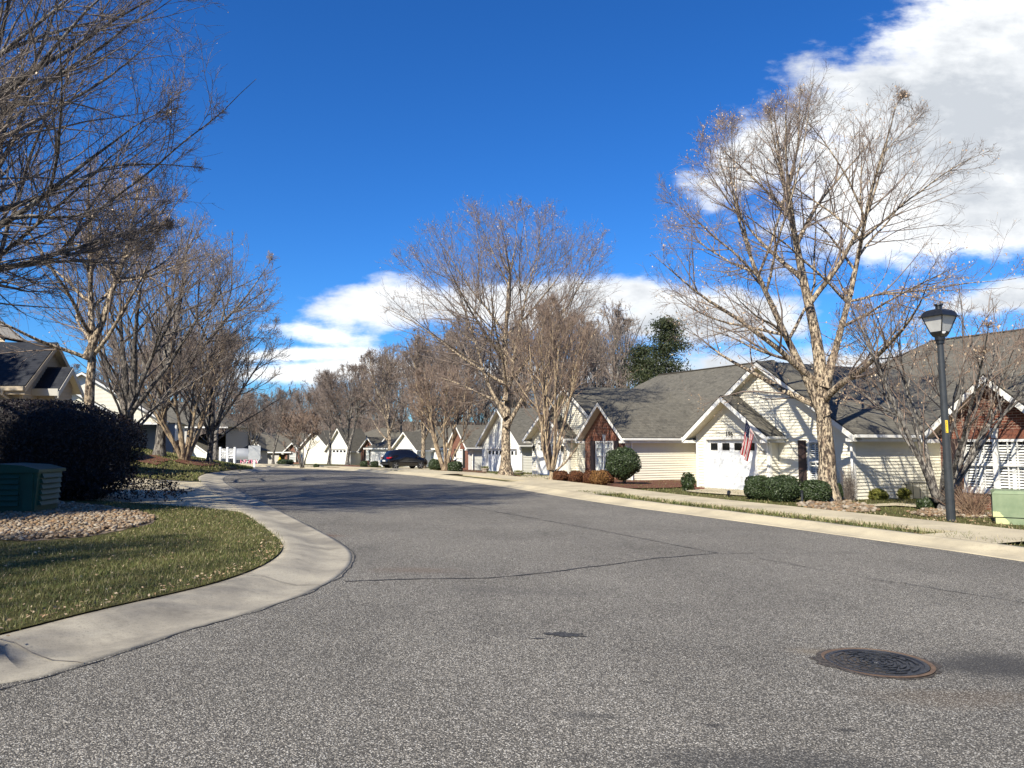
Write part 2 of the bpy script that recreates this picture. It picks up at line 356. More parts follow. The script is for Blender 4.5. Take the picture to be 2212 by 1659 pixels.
def copy_tree(o, parent=None):
    c=o.copy(); COL.objects.link(c)
    if parent: c.parent=parent
    for ch in o.children: copy_tree(ch,c)
    return c
def text_part(name, s, size, mat, parent, loc, rot, thick=.004):
    cu=bpy.data.curves.new(name,'FONT'); cu.body=s; cu.size=size; cu.align_x='CENTER'; cu.align_y='CENTER'; cu.extrude=thick; cu.offset=size*.008; cu.resolution_u=3
    to=bpy.data.objects.new(name,cu); COL.objects.link(to); bpy.context.view_layer.update()
    me=bpy.data.meshes.new_from_object(to.evaluated_get(bpy.context.evaluated_depsgraph_get()))
    bpy.data.objects.remove(to); me.materials.clear(); me.materials.append(mat)
    o=bpy.data.objects.new(name,me); link(o,parent); o.location=loc; o.rotation_euler=rot; return o
def chaikin(pts, it=2):
    for _ in range(it):
        q_=[pts[0]]
        for a,b in zip(pts,pts[1:]):
            q_+= [tuple(a[i]*.75+b[i]*.25 for i in range(2)), tuple(a[i]*.25+b[i]*.75 for i in range(2))]
        q_.append(pts[-1]); pts=q_
    return pts
def resample(pts, step):
    out=[pts[0]]; acc=0
    for a,b in zip(pts,pts[1:]):
        L=math.dist(a,b); n=max(1,int(round(L/step)))
        out += [(a[0]+(b[0]-a[0])*k/n, a[1]+(b[1]-a[1])*k/n) for k in range(1,n+1)]
    return out
def offset(pts, d):                   # + = to the left of travel
    out=[]
    for i,p_ in enumerate(pts):
        a=pts[max(i-1,0)]; b=pts[min(i+1,len(pts)-1)]; dx,dy=b[0]-a[0],b[1]-a[1]; L=math.hypot(dx,dy) or 1
        out.append((p_[0]-dy/L*d, p_[1]+dx/L*d))
    return out
# ------------------------------------------------------------------ terrain
def sstep(x,a,b):
    t=np.clip((x-a)/(b-a),0,1); return t*t*(3-2*t)
KL=None
def dist_poly(x,y,pl):
    x=np.asarray(x,float); y=np.asarray(y,float); best=np.full(x.shape,1e9)
    if x.size<400:
        pa=np.array(pl); A=pa[:-1]; D=pa[1:]-A; q_=(D*D).sum(1)+1e-9; t=np.clip(((x[...,None]-A[:,0])*D[:,0]+(y[...,None]-A[:,1])*D[:,1])/q_,0,1)
        return np.hypot(x[...,None]-A[:,0]-t*D[:,0],y[...,None]-A[:,1]-t*D[:,1]).min(-1)
    for (ax,ay),(bx,by) in zip(pl,pl[1:]):
        dx,dy=bx-ax,by-ay; t=np.clip(((x-ax)*dx+(y-ay)*dy)/(dx*dx+dy*dy+1e-9),0,1)
        best=np.minimum(best,np.hypot(x-ax-t*dx,y-ay-t*dy))
    return best
def T0(x,y):
    xx=np.clip(x,-27,24)
    return -.022*xx -.004*np.clip(y,-30,400) -.022*np.maximum(0,np.minimum(y,150)-40) 
def inpoly(x,y,pl):
    x=np.asarray(x); y=np.asarray(y); c=np.zeros(x.shape,bool); n=len(pl)
    for i in range(n):
        ax,ay=pl[i]; bx,by=pl[(i+1)%n]
        with np.errstate(divide='ignore',invalid='ignore'):
            c ^= ((ay>y)!=(by>y)) & (x < (bx-ax)*(y-ay)/((by-ay) if by!=ay else 1e-9)+ax)
    return c
KLP=None
def left_of(x,y):                     # true on the lawn side of the left kerb
    x=np.asarray(x,float); y=np.asarray(y,float)
    if x.size>400: return inpoly(x,y,KLP)
    A=np.array(KLP); B=np.roll(A,-1,axis=0); X=x[...,None]; Y=y[...,None]; dy=B[:,1]-A[:,1]; dy=np.where(dy==0,1e-9,dy)
    return (((A[:,1]>Y)!=(B[:,1]>Y))&(X<(B[:,0]-A[:,0])*(Y-A[:,1])/dy+A[:,0])).sum(-1)%2==1
def T(x,y):
    x=np.asarray(x,float); y=np.asarray(y,float); z=T0(x,y)
    if KL is not None and np.any(y>26):
        d=dist_poly(x,y,KL); m=left_of(x,y)&(y>26)
        z=z+np.where(m,1.75*(1-np.exp(-np.maximum(d-.9,0)/(7.0+.5*np.maximum(y-42,0))))*sstep(y,30,39)*(1-sstep(y,80,104)),0)
    far=np.hypot(x+20,y-60); z=z+16*sstep(far,120,330)+3.0*sstep(-x,45,110)*sstep(y,20,60)
    return z
def Tz(x,y): return float(T(np.array([x]),np.array([y]))[0])
def ray(px,py):
    dx=(px-1106)/FPX; dy=(829.5-py)/FPX; y=math.cos(PITCH)-dy*math.sin(PITCH)
    return dx/y, (math.sin(PITCH)+dy*math.cos(PITCH))/y
def at(px,py,Y): a,b=ray(px,py); return Vector((a*Y,Y,EYE+b*Y))
def P(px,py,off=0.0):                 # picture position -> point on the terrain
    a,b=ray(px,py); lo=1.5
    Y=lo
    while Y<400:
        if EYE+b*Y < Tz(a*Y,Y)+off: break
        Y*=1.02
    lo,hi=Y/1.02,Y
    for _ in range(25):
        mid=(lo+hi)/2
        if EYE+b*mid < Tz(a*mid,mid)+off: hi=mid
        else: lo=mid
    return (a*hi,hi)
def G3(px,py,off=0.0): x,y=P(px,py,off); return Vector((x,y,Tz(x,y)+off))
# left kerb (asphalt edge), near to far; right kerb, near to far
kl=[(-24,-8),(-12,-.6),(-6.2,3.4)]+[P(*a) for a in ((0,1487),(200,1430),(400,1362),(560,1318),(670,1280),(735,1244),(762,1212),(757,1188),(725,1166),(670,1137),(600,1102),(530,1067),(490,1046),(480,1035),(492,1027),(530,1021.5),(585,1017.5))]
e=kl[-1]; kl+= [(e[0]-3,e[1]+9),(e[0]-12,e[1]+18),(e[0]-34,e[1]+30)]
KL_=resample(chaikin(kl,2),.5); KLP=KL_+[(-400,KL_[-1][1]+40),(-400,-100)]; KL=KL_
KLP=KL+[(-400,KL[-1][1]+40),(-400,-100)]
kr=[(21,-16),(15,-5.5),(11.2,2.5)]+[P(*a) for a in ((2212,1212),(1900,1168),(1565,1122),(1290,1086),(1065,1047),(864,1025),(780,1018.5),(691,1013.5),(600,1009.5))]
e=kr[-1]; kr+= [(e[0]-14,e[1]+7),(e[0]-50,e[1]+16)]
KR=resample(chaikin(kr,2),.6)
def sheet(name, poly, off, mat, step=.8, zf=None, kind='structure', parent=None, label=None, cat=None, jit=0):
    """polygon draped on the terrain"""
    poly=[tuple(p_) for p_ in poly]; xs=[p_[0] for p_ in poly]; ys=[p_[1] for p_ in poly]
    pts=[Vector(p_) for p_ in poly]; n=len(pts); edges=[(i,(i+1)%n) for i in range(n)]
    y=min(ys)+step*.3; gx_=[]; gy_=[]
    while y<max(ys):
        s=step*max(1,abs(y)/25); x=min(xs)+s*.3
        while x<max(xs): gx_.append(x+(rnd.random()-.5)*s*.2); gy_.append(y); x+=s
        y+=s
    if gx_:
        gx_=np.array(gx_); gy_=np.array(gy_); k=inpoly(gx_,gy_,poly)
        gx_,gy_=gx_[k],gy_[k]
        if len(gx_):
            d=dist_poly(gx_,gy_,poly+[poly[0]]); s=step*np.maximum(1,np.abs(gy_)/25); k=d>s*.3
            pts+= [Vector((a,b)) for a,b in zip(gx_[k],gy_[k])]
    V,E,F,_,_,_=delaunay_2d_cdt(pts,edges,[list(range(n))],2,1e-5)
    X=np.array([v.x for v in V]); Y=np.array([v.y for v in V]); Z=(zf(X,Y) if zf else T(X,Y)+off)
    me=bpy.data.meshes.new(name); me.from_pydata(list(zip(X.tolist(),Y.tolist(),Z.tolist())),[],[list(f_) for f_ in F])
    me.materials.append(mat); me.polygons.foreach_set('use_smooth',[True]*len(me.polygons)); me.update()
    bm=bmesh.new(); bm.from_mesh(me); bmesh.ops.recalc_face_normals(bm,faces=bm.faces)
    if sum(f_.normal.z for f_ in bm.faces)<0: bmesh.ops.reverse_faces(bm,faces=bm.faces)
    bm.to_mesh(me); bm.free()
    o=bpy.data.objects.new(name,me); link(o,parent); tag(o,label,cat,kind=kind); return o
def strip(name, path, prof, mat, label=None, kind='structure', sm=True):
    """sweep a cross-section [(offset to left, dz)...] along a path draped on T0/T"""
    b=MB(); rows=[]
    for (d,dz) in prof:
        op=offset(path,d); zz=T(np.array([p_[0] for p_ in path]),np.array([p_[1] for p_ in path]))
        rows.append([(x,y,z+dz) for (x,y),z in zip(op,zz)])
    for i in range(len(path)-1):
        for a,c in zip(rows,rows[1:]): b.face([a[i],a[i+1],c[i+1],c[i]],uv=[(0,0)]*4,sm=sm)
    o=b.build(name,mat); tag(o,kind=kind)
    bm=bmesh.new(); bm.from_mesh(o.data); bmesh.ops.remove_doubles(bm,verts=bm.verts,dist=.0005); bmesh.ops.recalc_face_normals(bm,faces=bm.faces)
    if sum(f_.normal.z for f_ in bm.faces)<0: bmesh.ops.reverse_faces(bm,faces=bm.faces)
    bm.to_mesh(o.data); bm.free(); return o
# base ground to the horizon
gxs=np.concatenate([-np.geomspace(900,45,26),np.linspace(-42,42,85),np.geomspace(45,900,26)]); gys=np.concatenate([np.linspace(-250,-12,16),np.linspace(-10,130,120),np.geomspace(133,1200,34)])
XX,YY=np.meshgrid(gxs,gys); ZZ=T(XX,YY)-.16
nx_,ny_=len(gxs),len(gys); idx=np.arange(nx_*ny_).reshape(ny_,nx_)
F=np.stack([idx[:-1,:-1],idx[:-1,1:],idx[1:,1:],idx[1:,:-1]],-1).reshape(-1,4)
o=bpy.data.objects.new('ground',np_mesh('ground',np.stack([XX,YY,ZZ],-1).reshape(-1,3),F,[M['soil']],smooth=True)); link(o); tag(o,kind='structure')
road_poly=[(-24,-30)]+KL+KR[::-1]+[(30,-30)]
road=sheet('road',road_poly,0,M['asphalt'],1.2)
sl=1.0
prof_l=[(0,-.12),(0,.006),(.06,.008),(.30,-.004),(.50,.03),(.68,.085),(.84,.10),(.98,.10),(.98,-.14)]
prof_r=[(0,-.12),(0,.006),(-.05,.008),(-.28,.0),(-.45,.03),(-.62,.085),(-.78,.10),(-.92,.10),(-.92,-.14)]
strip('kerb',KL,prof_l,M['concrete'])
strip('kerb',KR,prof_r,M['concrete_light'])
# right side: verge, pavement, lawn
def clampT(off): return lambda X,Y: T(X,Y)+off
KRv=KR
sw0=offset(KR,-1.9); sw1=offset(KR,-3.3); kb=offset(KR,-.9)
i0=0
sheet('verge',kb+sw0[::-1],.075,M['lawn'],.8)
strip('pavement',KR,[(-1.9,.0),(-1.9,.10),(-3.3,.11),(-3.3,.0)],M['concrete_light'],sm=False)
far_r=[(x+60,y-8) for x,y in KR[::20]]
rl=offset(KR,-3.3)
sheet('lawn',rl+[(-20,150),(60,150),(90,60),(80,-20)],.09,M['lawn'],1.0)
# pavement slabs and aprons across the verge (driveway mouths)
def along(path,s):                    # point + index at arc length
    acc=0
    for i,(a,b) in enumerate(zip(path,path[1:])):
        L=math.dist(a,b)
        if acc+L>=s: return i
        acc+=L
    return len(path)-2
def nearest(path,p_): return min(range(len(path)),key=lambda i:math.dist(path[i],p_))
for n_,(xa,xb) in enumerate(((2085,1885),(1215,1062),(905,820))):
    ia=nearest(KR,P(xa,1211-(2212-xa)*.137)); ib=nearest(KR,P(xb,1211-(2212-xb)*.137 if xb>1300 else 1047))
    if n_==1: ia=nearest(KR,P(1215,1075)); ib=nearest(KR,P(1062,1046))
    if n_==2: ia=nearest(KR,P(900,1029)); ib=nearest(KR,P(820,1022))
    ia,ib=min(ia,ib),max(ia,ib)
    strip('apron',KR[ia:ib+1],[(-.88,.0),(-.88,.104),(-1.95,.104),(-1.95,.0)],M['concrete_light'],sm=False)
# left side: lawns
ia=nearest(KL,P(520,1062)); ib=nearest(KL,P(483,1038))
KLb=offset(KL,.96)
dw_lo=[P(x,y,.1) for x,y in ((510,1104),(430,1095),(300,1087),(200,1080),(130,1073))]
dw_hi=[P(x,y,.1) for x,y in ((437,1040.5),(380,1037.5),(272,1031.5))]
ja=nearest(KLb,dw_lo[0]); jb=nearest(KLb,dw_hi[0])
lowedge=dw_lo+[(-22,22.5),(-40,18)]; hiedge=dw_hi+[(-24,30.5),(-42,26)]
lz=lambda X,Y: T(X,Y)+.095
sheet('lawn',KLb[:ja]+lowedge+[(-42,-8)],.095,M['lawn'],.7)
sheet('driveway',KLb[ja:jb+1]+hiedge+lowedge[::-1],.085,M['concrete_light'],.8)
sheet('lawn',KLb[jb:]+[(-110,118),(-90,40),(-42,26)]+hiedge[::-1][1:],.095,M['lawn'],1.0)
# contraction joints across the kerbs and pavement
def joints(path,prof,gap,name,s0,mat,y1=60,w=.006):
    acc=0; nxt=s0; b=MB()
    for i in range(1,len(path)-1):
        acc+=math.dist(path[i-1],path[i])
        if acc>=nxt and -2<path[i][1]<y1:
            nxt=acc+gap; a=path[i-1]; c=path[i+1]; L=math.dist(a,c); t_=((c[0]-a[0])/L,(c[1]-a[1])/L); n_=(-t_[1],t_[0]); ww=w*max(1,path[i][1]/16)
            for (d0,z0),(d1,z1) in zip(prof,prof[1:]):
                q_=[]
                for (d,z,s_) in ((d0,z0,-1),(d1,z1,-1),(d1,z1,1),(d0,z0,1)):
                    x=path[i][0]+n_[0]*d+t_[0]*s_*ww; y=path[i][1]+n_[1]*d+t_[1]*s_*ww; q_.append((x,y,Tz(x,y)+z+.0035))
                b.face(q_)
    tag(b.build(name,mat),kind='structure')
M['joint']=pm('dirt filled joint',(.12,.10,.075),(.2,.17,.13),9,.95)
joints(KL,prof_l[1:8],3.1,'kerb_joint',2.0,M['joint']); joints(KR,prof_r[1:8],3.1,'kerb_joint',1.0,M['joint'])
joints(KR,[(-1.9,.1),(-3.3,.11)],1.5,'pavement_joint',.6,M['joint'],45,.004)
# cracks in the asphalt, tar patch
def crack(pts, w, name='road_crack'):
    pp=resample([P(*a) for a in pts],.12); r=random.Random(len(pts)*7+int(pts[0][0])); b=MB(); prev=None; j=0
    for i,(x,y) in enumerate(pp):
        j=j*.8+(r.random()-.5)*.03; a=pp[max(i-1,0)]; c=pp[min(i+1,len(pp)-1)]; dx,dy=c[0]-a[0],c[1]-a[1]; L=math.hypot(dx,dy) or 1
        ww=w*(.35+r.random()*1.1)*max(1,y/14); nx,ny=-dy/L,dx/L; z=Tz(x,y)+.0045
        cur=((x+nx*(j+ww/2),y+ny*(j+ww/2),z),(x+nx*(j-ww/2),y+ny*(j-ww/2),z))
        if prev: b.face([prev[1],cur[1],cur[0],prev[0]])
        prev=cur
    tag(b.build(name,M['crack']),kind='structure')
M['crack']=pm('tar filled crack',(.012,.012,.012),(.03,.028,.026),9,.7)
crack([(745,1256),(900,1251),(1050,1249),(1180,1238),(1300,1222),(1420,1206),(1550,1195)],.036)
crack([(1550,1195),(1450,1176),(1300,1147),(1150,1120),(1000,1093),(880,1072),(800,1058)],.024)
crack([(1550,1195),(1650,1196),(1780,1195),(1900,1195)],.014)
crack([(1640,1206),(1780,1233),(1900,1254),(2040,1275),(2212,1302),(2400,1330)],.014)
crack([(1720,1335),(1780,1345),(1830,1343)],.005)
edge_=[P(x,y) for x,y in ((0,1489),(200,1432),(400,1364),(560,1320),(670,1282),(735,1246),(762,1214),(757,1190),(725,1168),(670,1139),(600,1104),(530,1069))]
crack([(-60,1506),(0,1489),(200,1432),(400,1364),(560,1320),(670,1282),(737,1246),(765,1213),(759,1189),(727,1168),(672,1139),(602,1104),(532,1069)],.016)
crack([(1900,1172),(2050,1195),(2212,1220)],.012)
def patch(px,py,rx,ry,mat,name,seed,z=.0042,spk=.35):
    c=P(px,py); r=random.Random(seed); n=40; pts=[]
    for k in range(n):
        a=k*2*math.pi/n; s=1+(r.random()-.5)*spk*2; pts.append((c[0]+math.cos(a)*rx*s,c[1]+math.sin(a)*ry*s))
    return sheet(name,pts,z,mat,.2)
M['tar']=pm('tar patch',(.02,.02,.02),(.07,.068,.065),40,.8,.4,90,lo=.45,hi=.6)
patch(1222,1371,.16,.07,M['tar'],'tar_patch',3,spk=.5)
patch(1160,1380,.05,.02,M['tar'],'tar_patch',5,spk=.5)
# mulch and stone beds
def bed(name, pxs, mat, off=.13, **k):
    pts=[P(x,y,.1) for x,y in pxs]; pts=resample(pts+[pts[0]],.35)[:-1]; pts=[(x+(rnd.random()-.5)*.14,y+(rnd.random()-.5)*.14) for x,y in pts]
    return sheet(name,pts,off,mat,.5,**k)
bed('mulch_bed',[(1190,1042),(1235,1033),(1300,1030),(1400,1036),(1500,1036),(1505,1052),(1420,1056),(1330,1056),(1250,1050)],M['mulch'])
bed('mulch_bed',[(925,1018),(1000,1013),(1052,1018),(1050,1027),(990,1026)],M['mulch'])
bed('mulch_bed',[(1065,1030),(1093,1024),(1125,1029),(1115,1035),(1078,1034)],M['mulch'])
bed('mulch_bed',[(700,1008),(760,1005),(800,1008),(780,1011),(710,1011)],M['mulch'])
for pl_ in ([(296,986),(335,984),(372,994),(352,999),(310,994)],[(372,996),(405,990),(455,1003),(440,1008),(400,1003)],[(420,1003),(452,996),(480,1004),(450,1008)],[(292,990),(315,989),(352,1002),(335,1005),(300,999)]):
    bed('mulch_bed',pl_,M['mulch'])
M['rockbed']=pm('stone bed soil',(.12,.085,.055),(.26,.2,.14),14,.95,.6,40)
def stones(name, pxs, n, smin, smax, label, seed, off=.10, cover=None, mat='pebble'):
    poly=[P(x,y,.1) for x,y in pxs] if pxs else cover; xs=[p_[0] for p_ in poly]; ys=[p_[1] for p_ in poly]; r=np.random.default_rng(seed)
    X=r.uniform(min(xs),max(xs),n*4); Y=r.uniform(min(ys),max(ys),n*4); k=inpoly(X,Y,poly); X,Y=X[k][:n],Y[k][:n]; n=len(X)
    bm=bmesh.new(); bmesh.ops.create_icosphere(bm,subdivisions=1,radius=1); bv=np.array([v.co[:] for v in bm.verts]); bf=np.array([[v.index for v in f_.verts] for f_ in bm.faces]); bm.free()
    s=r.uniform(smin,smax,(n,1,1))*np.stack([np.ones(n),r.uniform(.6,1,n),r.uniform(.4,.7,n)],-1)[:,None,:]
    a=r.uniform(0,6.28,n); c,s_=np.cos(a)[:,None],np.sin(a)[:,None]
    V=(bv[None]*(1+.12*r.standard_normal((n,len(bv),1))))*s; V=np.stack([V[...,0]*c-V[...,1]*s_,V[...,0]*s_+V[...,1]*c,V[...,2]],-1)
    V+=np.stack([X,Y,T(X,Y)+off+s[:,0,2]*.5+r.uniform(0,.03,n)],-1)[:,None,:]
    F=(bf[None]+(np.arange(n)*len(bv))[:,None,None]).reshape(-1,3)
    o=bpy.data.objects.new(name,np_mesh(name,V.reshape(-1,3),F,[M[mat]],smooth=True)); link(o); tag(o,label,'gravel' if n>100 else 'stones',kind='stuff'); return o
gp=[(-60,1166),(60,1168),(180,1160),(285,1140),(332,1127),(335,1118),(300,1108),(240,1098),(150,1088),(60,1085),(-60,1082)]
bed('stone_bed',gp,M['rockbed'],off=.10)
stones('river_stones',gp,5200,.022,.048,'tan and grey river stones around the dark green utility box',1,off=.105)
tp=[(1715,1092),(1760,1083),(1830,1083),(1880,1095),(1905,1103),(1850,1108),(1780,1103)]
stones('river_stones',tp,420,.04,.10,'pale flat river stones ringed round the foot of the big bare tree',2,off=.09)
tp2=[(1960,1108),(2020,1098),(2100,1102),(2145,1112),(2140,1119),(2060,1118),(1990,1115)]
bed('stone_bed',tp2,M['rockbed'],off=.105)
stones('river_stones',tp2,500,.03,.07,'pale stones strewn below the brick wall beside the lamp post',3,off=.10)
# grass blades
def blades(name, poly, n, h, wd, label, seed, near=None, off=.09, lean=.5):
    xs=[p_[0] for p_ in poly]; ys=[p_[1] for p_ in poly]; r=np.random.default_rng(seed)
    X=r.uniform(min(xs),max(xs),n*3); Y=r.uniform(min(ys),max(ys),n*3); k=inpoly(X,Y,poly)
    if near is not None: k&= (r.uniform(0,1,len(X))<np.clip((near/np.maximum(Y,1))**1.6,0,1))
    X,Y=X[k][:n],Y[k][:n]
    cl=np.sin(X*2.1+np.cos(Y*1.7)*2)*np.cos(Y*2.6+X)*.5+.5; k=r.uniform(0,1,len(X))<.45+.55*cl; X,Y=X[k],Y[k]; n=len(X)
    a=r.uniform(0,6.28,n); hh=h*r.uniform(.4,1.25,n); ww=wd*np.maximum(1,Y/9); l=lean*hh; Z=T(X,Y)+off
    b0=np.stack([X-np.sin(a)*ww,Y+np.cos(a)*ww,Z],-1); b1=np.stack([X+np.sin(a)*ww,Y-np.cos(a)*ww,Z],-1)
    l2=r.uniform(.2,1.6,n)*l
    m0=np.stack([X+np.cos(a)*l2*.35,Y+np.sin(a)*l2*.35,Z+hh*.6],-1); t=np.stack([X+np.cos(a)*l2,Y+np.sin(a)*l2,Z+hh],-1)
    V=np.stack([b0,b1,m0+(b1-b0)*.35,m0-(b1-b0)*.35,t],1).reshape(-1,3); i=np.arange(n)[:,None]*5
    o=bpy.data.objects.new(name,np_mesh(name,V,[np.concatenate([i,i+1,i+2,i+3],1),np.concatenate([i+3,i+2,i+4],1)],[M['blade']])); link(o)
    return tag(o,label,'grass',kind='stuff')
lawnL=[p_ for p_ in KLb[:ja] if p_[1]>-1]+[p_ for p_ in lowedge[:5]]+[P(-80,1172),P(60,1172),P(285,1145),P(340,1125),P(330,1108),P(200,1092),P(0,1078)]
lawnL=[p_ for p_ in KLb[:ja] if p_[1]>0]+dw_lo[:4]+[P(250,1097,.1),P(335,1115,.1),P(335,1130,.1),P(285,1146,.1),P(180,1166,.1),P(60,1174,.1),P(-60,1172,.1),(-9,9)]
blades('grass',lawnL,170000,.046,.0022,'short green grass on the near left lawn inside the kerb',11,near=8.5,lean=.95)
lawnL2=[p_ for p_ in KLb[jb:] if p_[1]<70]+[(-40,70),(-36,34)]+dw_hi[::-1]
blades('grass',lawnL2,50000,.09,.004,'grass on the sloping lawn under the left row of trees',12,near=45)
lawnR=[p_ for p_ in rl if 8<p_[1]<62]+[(4,62),(9,40),(13,27),(18,20),(20,8)]
blades('grass',lawnR,60000,.075,.003,'grass strip between the pavement and the houses on the right',13,near=20)
ver=[p_ for p_ in kb if 12.5<p_[1]<27]+[p_ for p_ in sw0[::-1] if 12.5<p_[1]<27]
blades('grass',ver,9000,.11,.004,'ragged grass tufts on the verge between the right kerb and pavement',14,off=.07,lean=.9)
eg=[p_ for p_ in offset(KL,.90) if -1<p_[1]<16 and p_[0]<2]; eg2=[p_ for p_ in offset(KL,1.06) if -1<p_[1]<16 and p_[0]<2]
blades('grass',eg+eg2[::-1],9000,.07,.0024,'ragged grass fringe hanging over the inner edge of the left kerb',17,off=.09,lean=1.3)
def litter(poly,n,seed,off,s,label):
    xs=[p_[0] for p_ in poly]; ys=[p_[1] for p_ in poly]; r=np.random.default_rng(seed)
    X=r.uniform(min(xs),max(xs),n*4); Y=r.uniform(min(ys),max(ys),n*4); k=inpoly(X,Y,poly); X,Y=X[k][:n],Y[k][:n]; n=len(X)
    c=np.stack([X,Y,T(X,Y)+off],-1); a=r.standard_normal((n,3)); a[:,2]*=.4; a/=np.linalg.norm(a,axis=1)[:,None]; b=np.cross(a,r.standard_normal((n,3))); b[:,2]*=.5; b/=np.linalg.norm(b,axis=1)[:,None]
    sz=(s*r.uniform(.5,1.3,n))[:,None]; V=np.stack([c-a*sz,c-b*sz*.5,c+a*sz,c+b*sz*.5],1).reshape(-1,3)
    o=bpy.data.objects.new('fallen_leaves',np_mesh('fallen_leaves',V,np.arange(n*4).reshape(-1,4),[M['litter']])); link(o); tag(o,label,'leaves',kind='stuff')
edge=[p_ for p_ in KLb if 1<p_[1]<12 and p_[0]<2]; 
litter(edge+offset(edge,.35)[::-1],2600,21,.12,.018,'dry leaf litter along the inner edge of the left kerb')
litter(lawnL,1800,22,.125,.016,'scattered dry leaves on the near left lawn')
litter(ver,500,23,.10,.03,'brown leaf litter on the right verge')
litter([P(x,y,.1) for x,y in ((1720,1100),(1900,1110),(2140,1128),(2212,1140),(2212,1160),(1900,1125),(1700,1112))],600,24,.13,.025,'dry leaves scattered on the right lawn by the lamp post')
# ------------------------------------------------------------------ houses
class House:
    """frame: x to the right along the street front, y into the plot; ox, oy = world origin, az = direction of -x (away) clockwise from +Y"""
    def __init__(s, name, label, cat, az, ox, oy, ref, group=None):
        s.az=az; a=R_(az); s.dx=(-math.sin(a),-math.cos(a)); s.dy=(math.cos(a),-math.sin(a)); s.o=(ox,oy)
        s.rz=math.atan2(s.dx[1],s.dx[0]); wx,wy=s.W(ref[0],ref[1]); s.ref=ref
        s.e=empty(name,(wx,wy,ref[2]),label,cat,s.rz,group)
    def W(s,x,y): return (s.o[0]+x*s.dx[0]+y*s.dy[0], s.o[1]+x*s.dx[1]+y*s.dy[1])
    def part(s,b,name,mat,parent=None): return b.build(name,mat,parent or s.e,off=s.ref)
    def frame_at(s,px,Yd):               # picture column + depth -> local x,y
        a,_=ray(px,958); X,Y=a*Yd-s.o[0],Yd-s.o[1]; return (X*s.dx[0]+Y*s.dx[1], X*s.dy[0]+Y*s.dy[1])
def clip_z(poly,z):
    xs=[]
    n=len(poly)
    for i in range(n):
        (x0,z0),(x1,z1)=poly[i],poly[(i+1)%n]
        if abs(z1-z0)<1e-9:
            if abs(z-z0)<1e-6: xs+=[x0,x1]
        elif min(z0,z1)-1e-9<=z<=max(z0,z1)+1e-9: xs.append(x0+(x1-x0)*(z-z0)/(z1-z0))
    return (min(xs),max(xs)) if xs else None
def wallface(b, poly, to3, holes=(), expo=.115, lap=.028):
    """poly: convex (s,z) outline; to3(s,z,out) -> point; lap>0 builds real overlapping boards"""
    z0=min(p_[1] for p_ in poly); z1=max(p_[1] for p_ in poly); zs=set()
    if lap: 
        k=z0
        while k<z1: zs.add(round(k,5)); k+=expo
    for h in holes: zs|={h[1],h[3]}
    zs|={p_[1] for p_ in poly}|{z0,z1}
    zs=sorted(z for z in zs if z0<=z<=z1); zs=[z for i,z in enumerate(zs) if i==0 or z-zs[i-1]>1e-4]
    for za,zb in zip(zs,zs[1:]):
        A=clip_z(poly,za+1e-6); B_=clip_z(poly,zb-1e-6)
        if not A or not B_: continue
        segs=[(A[0],A[1],B_[0],B_[1])]; zm=(za+zb)/2
        for hx0,hz0,hx1,hz1 in holes:
            if hz0-1e-6<=zm<=hz1+1e-6:
                ns=[]
                for (a0,a1,c0,c1) in segs:
                    if hx0>min(a0,c0): ns.append((a0,min(hx0,a1),c0,min(hx0,c1)))
                    if hx1<max(a1,c1): ns.append((max(hx1,a0),a1,max(hx1,c0),c1))
                    if hx0<=min(a0,c0) and hx1>=max(a1,c1): pass
                segs=ns
        fr=((za-z0)/expo)%1 if lap else 0; fr=0 if fr>.998 or fr<.002 else fr; fb=1-fr; ft=max(0,1-(fr+(zb-za)/expo))
        oa,ob=(lap*fb,lap*ft) if lap else (0,0)
        for a0,a1,c0,c1 in segs:
            if a1-a0<1e-4 and c1-c0<1e-4: continue
            b.face([to3(a0,za,oa),to3(a1,za,oa),to3(c1,zb,ob),to3(c0,zb,ob)],uv=[(a0,za),(a1,za),(c1,zb),(c0,zb)])
            if lap and fr<.02: b.face([to3(a0,za,0),to3(a1,za,0),to3(a1,za,oa),to3(a0,za,oa)],uv=[(0,0)]*4)
def slab(b, A, B_, C, D, th, mi=0, mib=1):
    """roof slope: A,B eave; C,D ridge (A-B-C-D ccw seen from above); th thickness"""
    A,B_,C,D=map(Vector,(A,B_,C,D)); n=(B_-A).cross(D-A).normalized()
    u=(B_-A).normalized(); v=n.cross(u)
    uv=[((p_-A).dot(u),(p_-A).dot(v)) for p_ in (A,B_,C,D)]
    b.face([A,B_,C,D],uv=uv,mi=mi); q_=[p_-n*th for p_ in (A,B_,C,D)]
    b.face(q_[::-1],mi=mib)
    T_=[A,B_,C,D]
    for i in range(4):
        j=(i+1)%4; b.face([T_[i],q_[i],q_[j],T_[j]],uv=[(0,0)]*4,mi=mi)
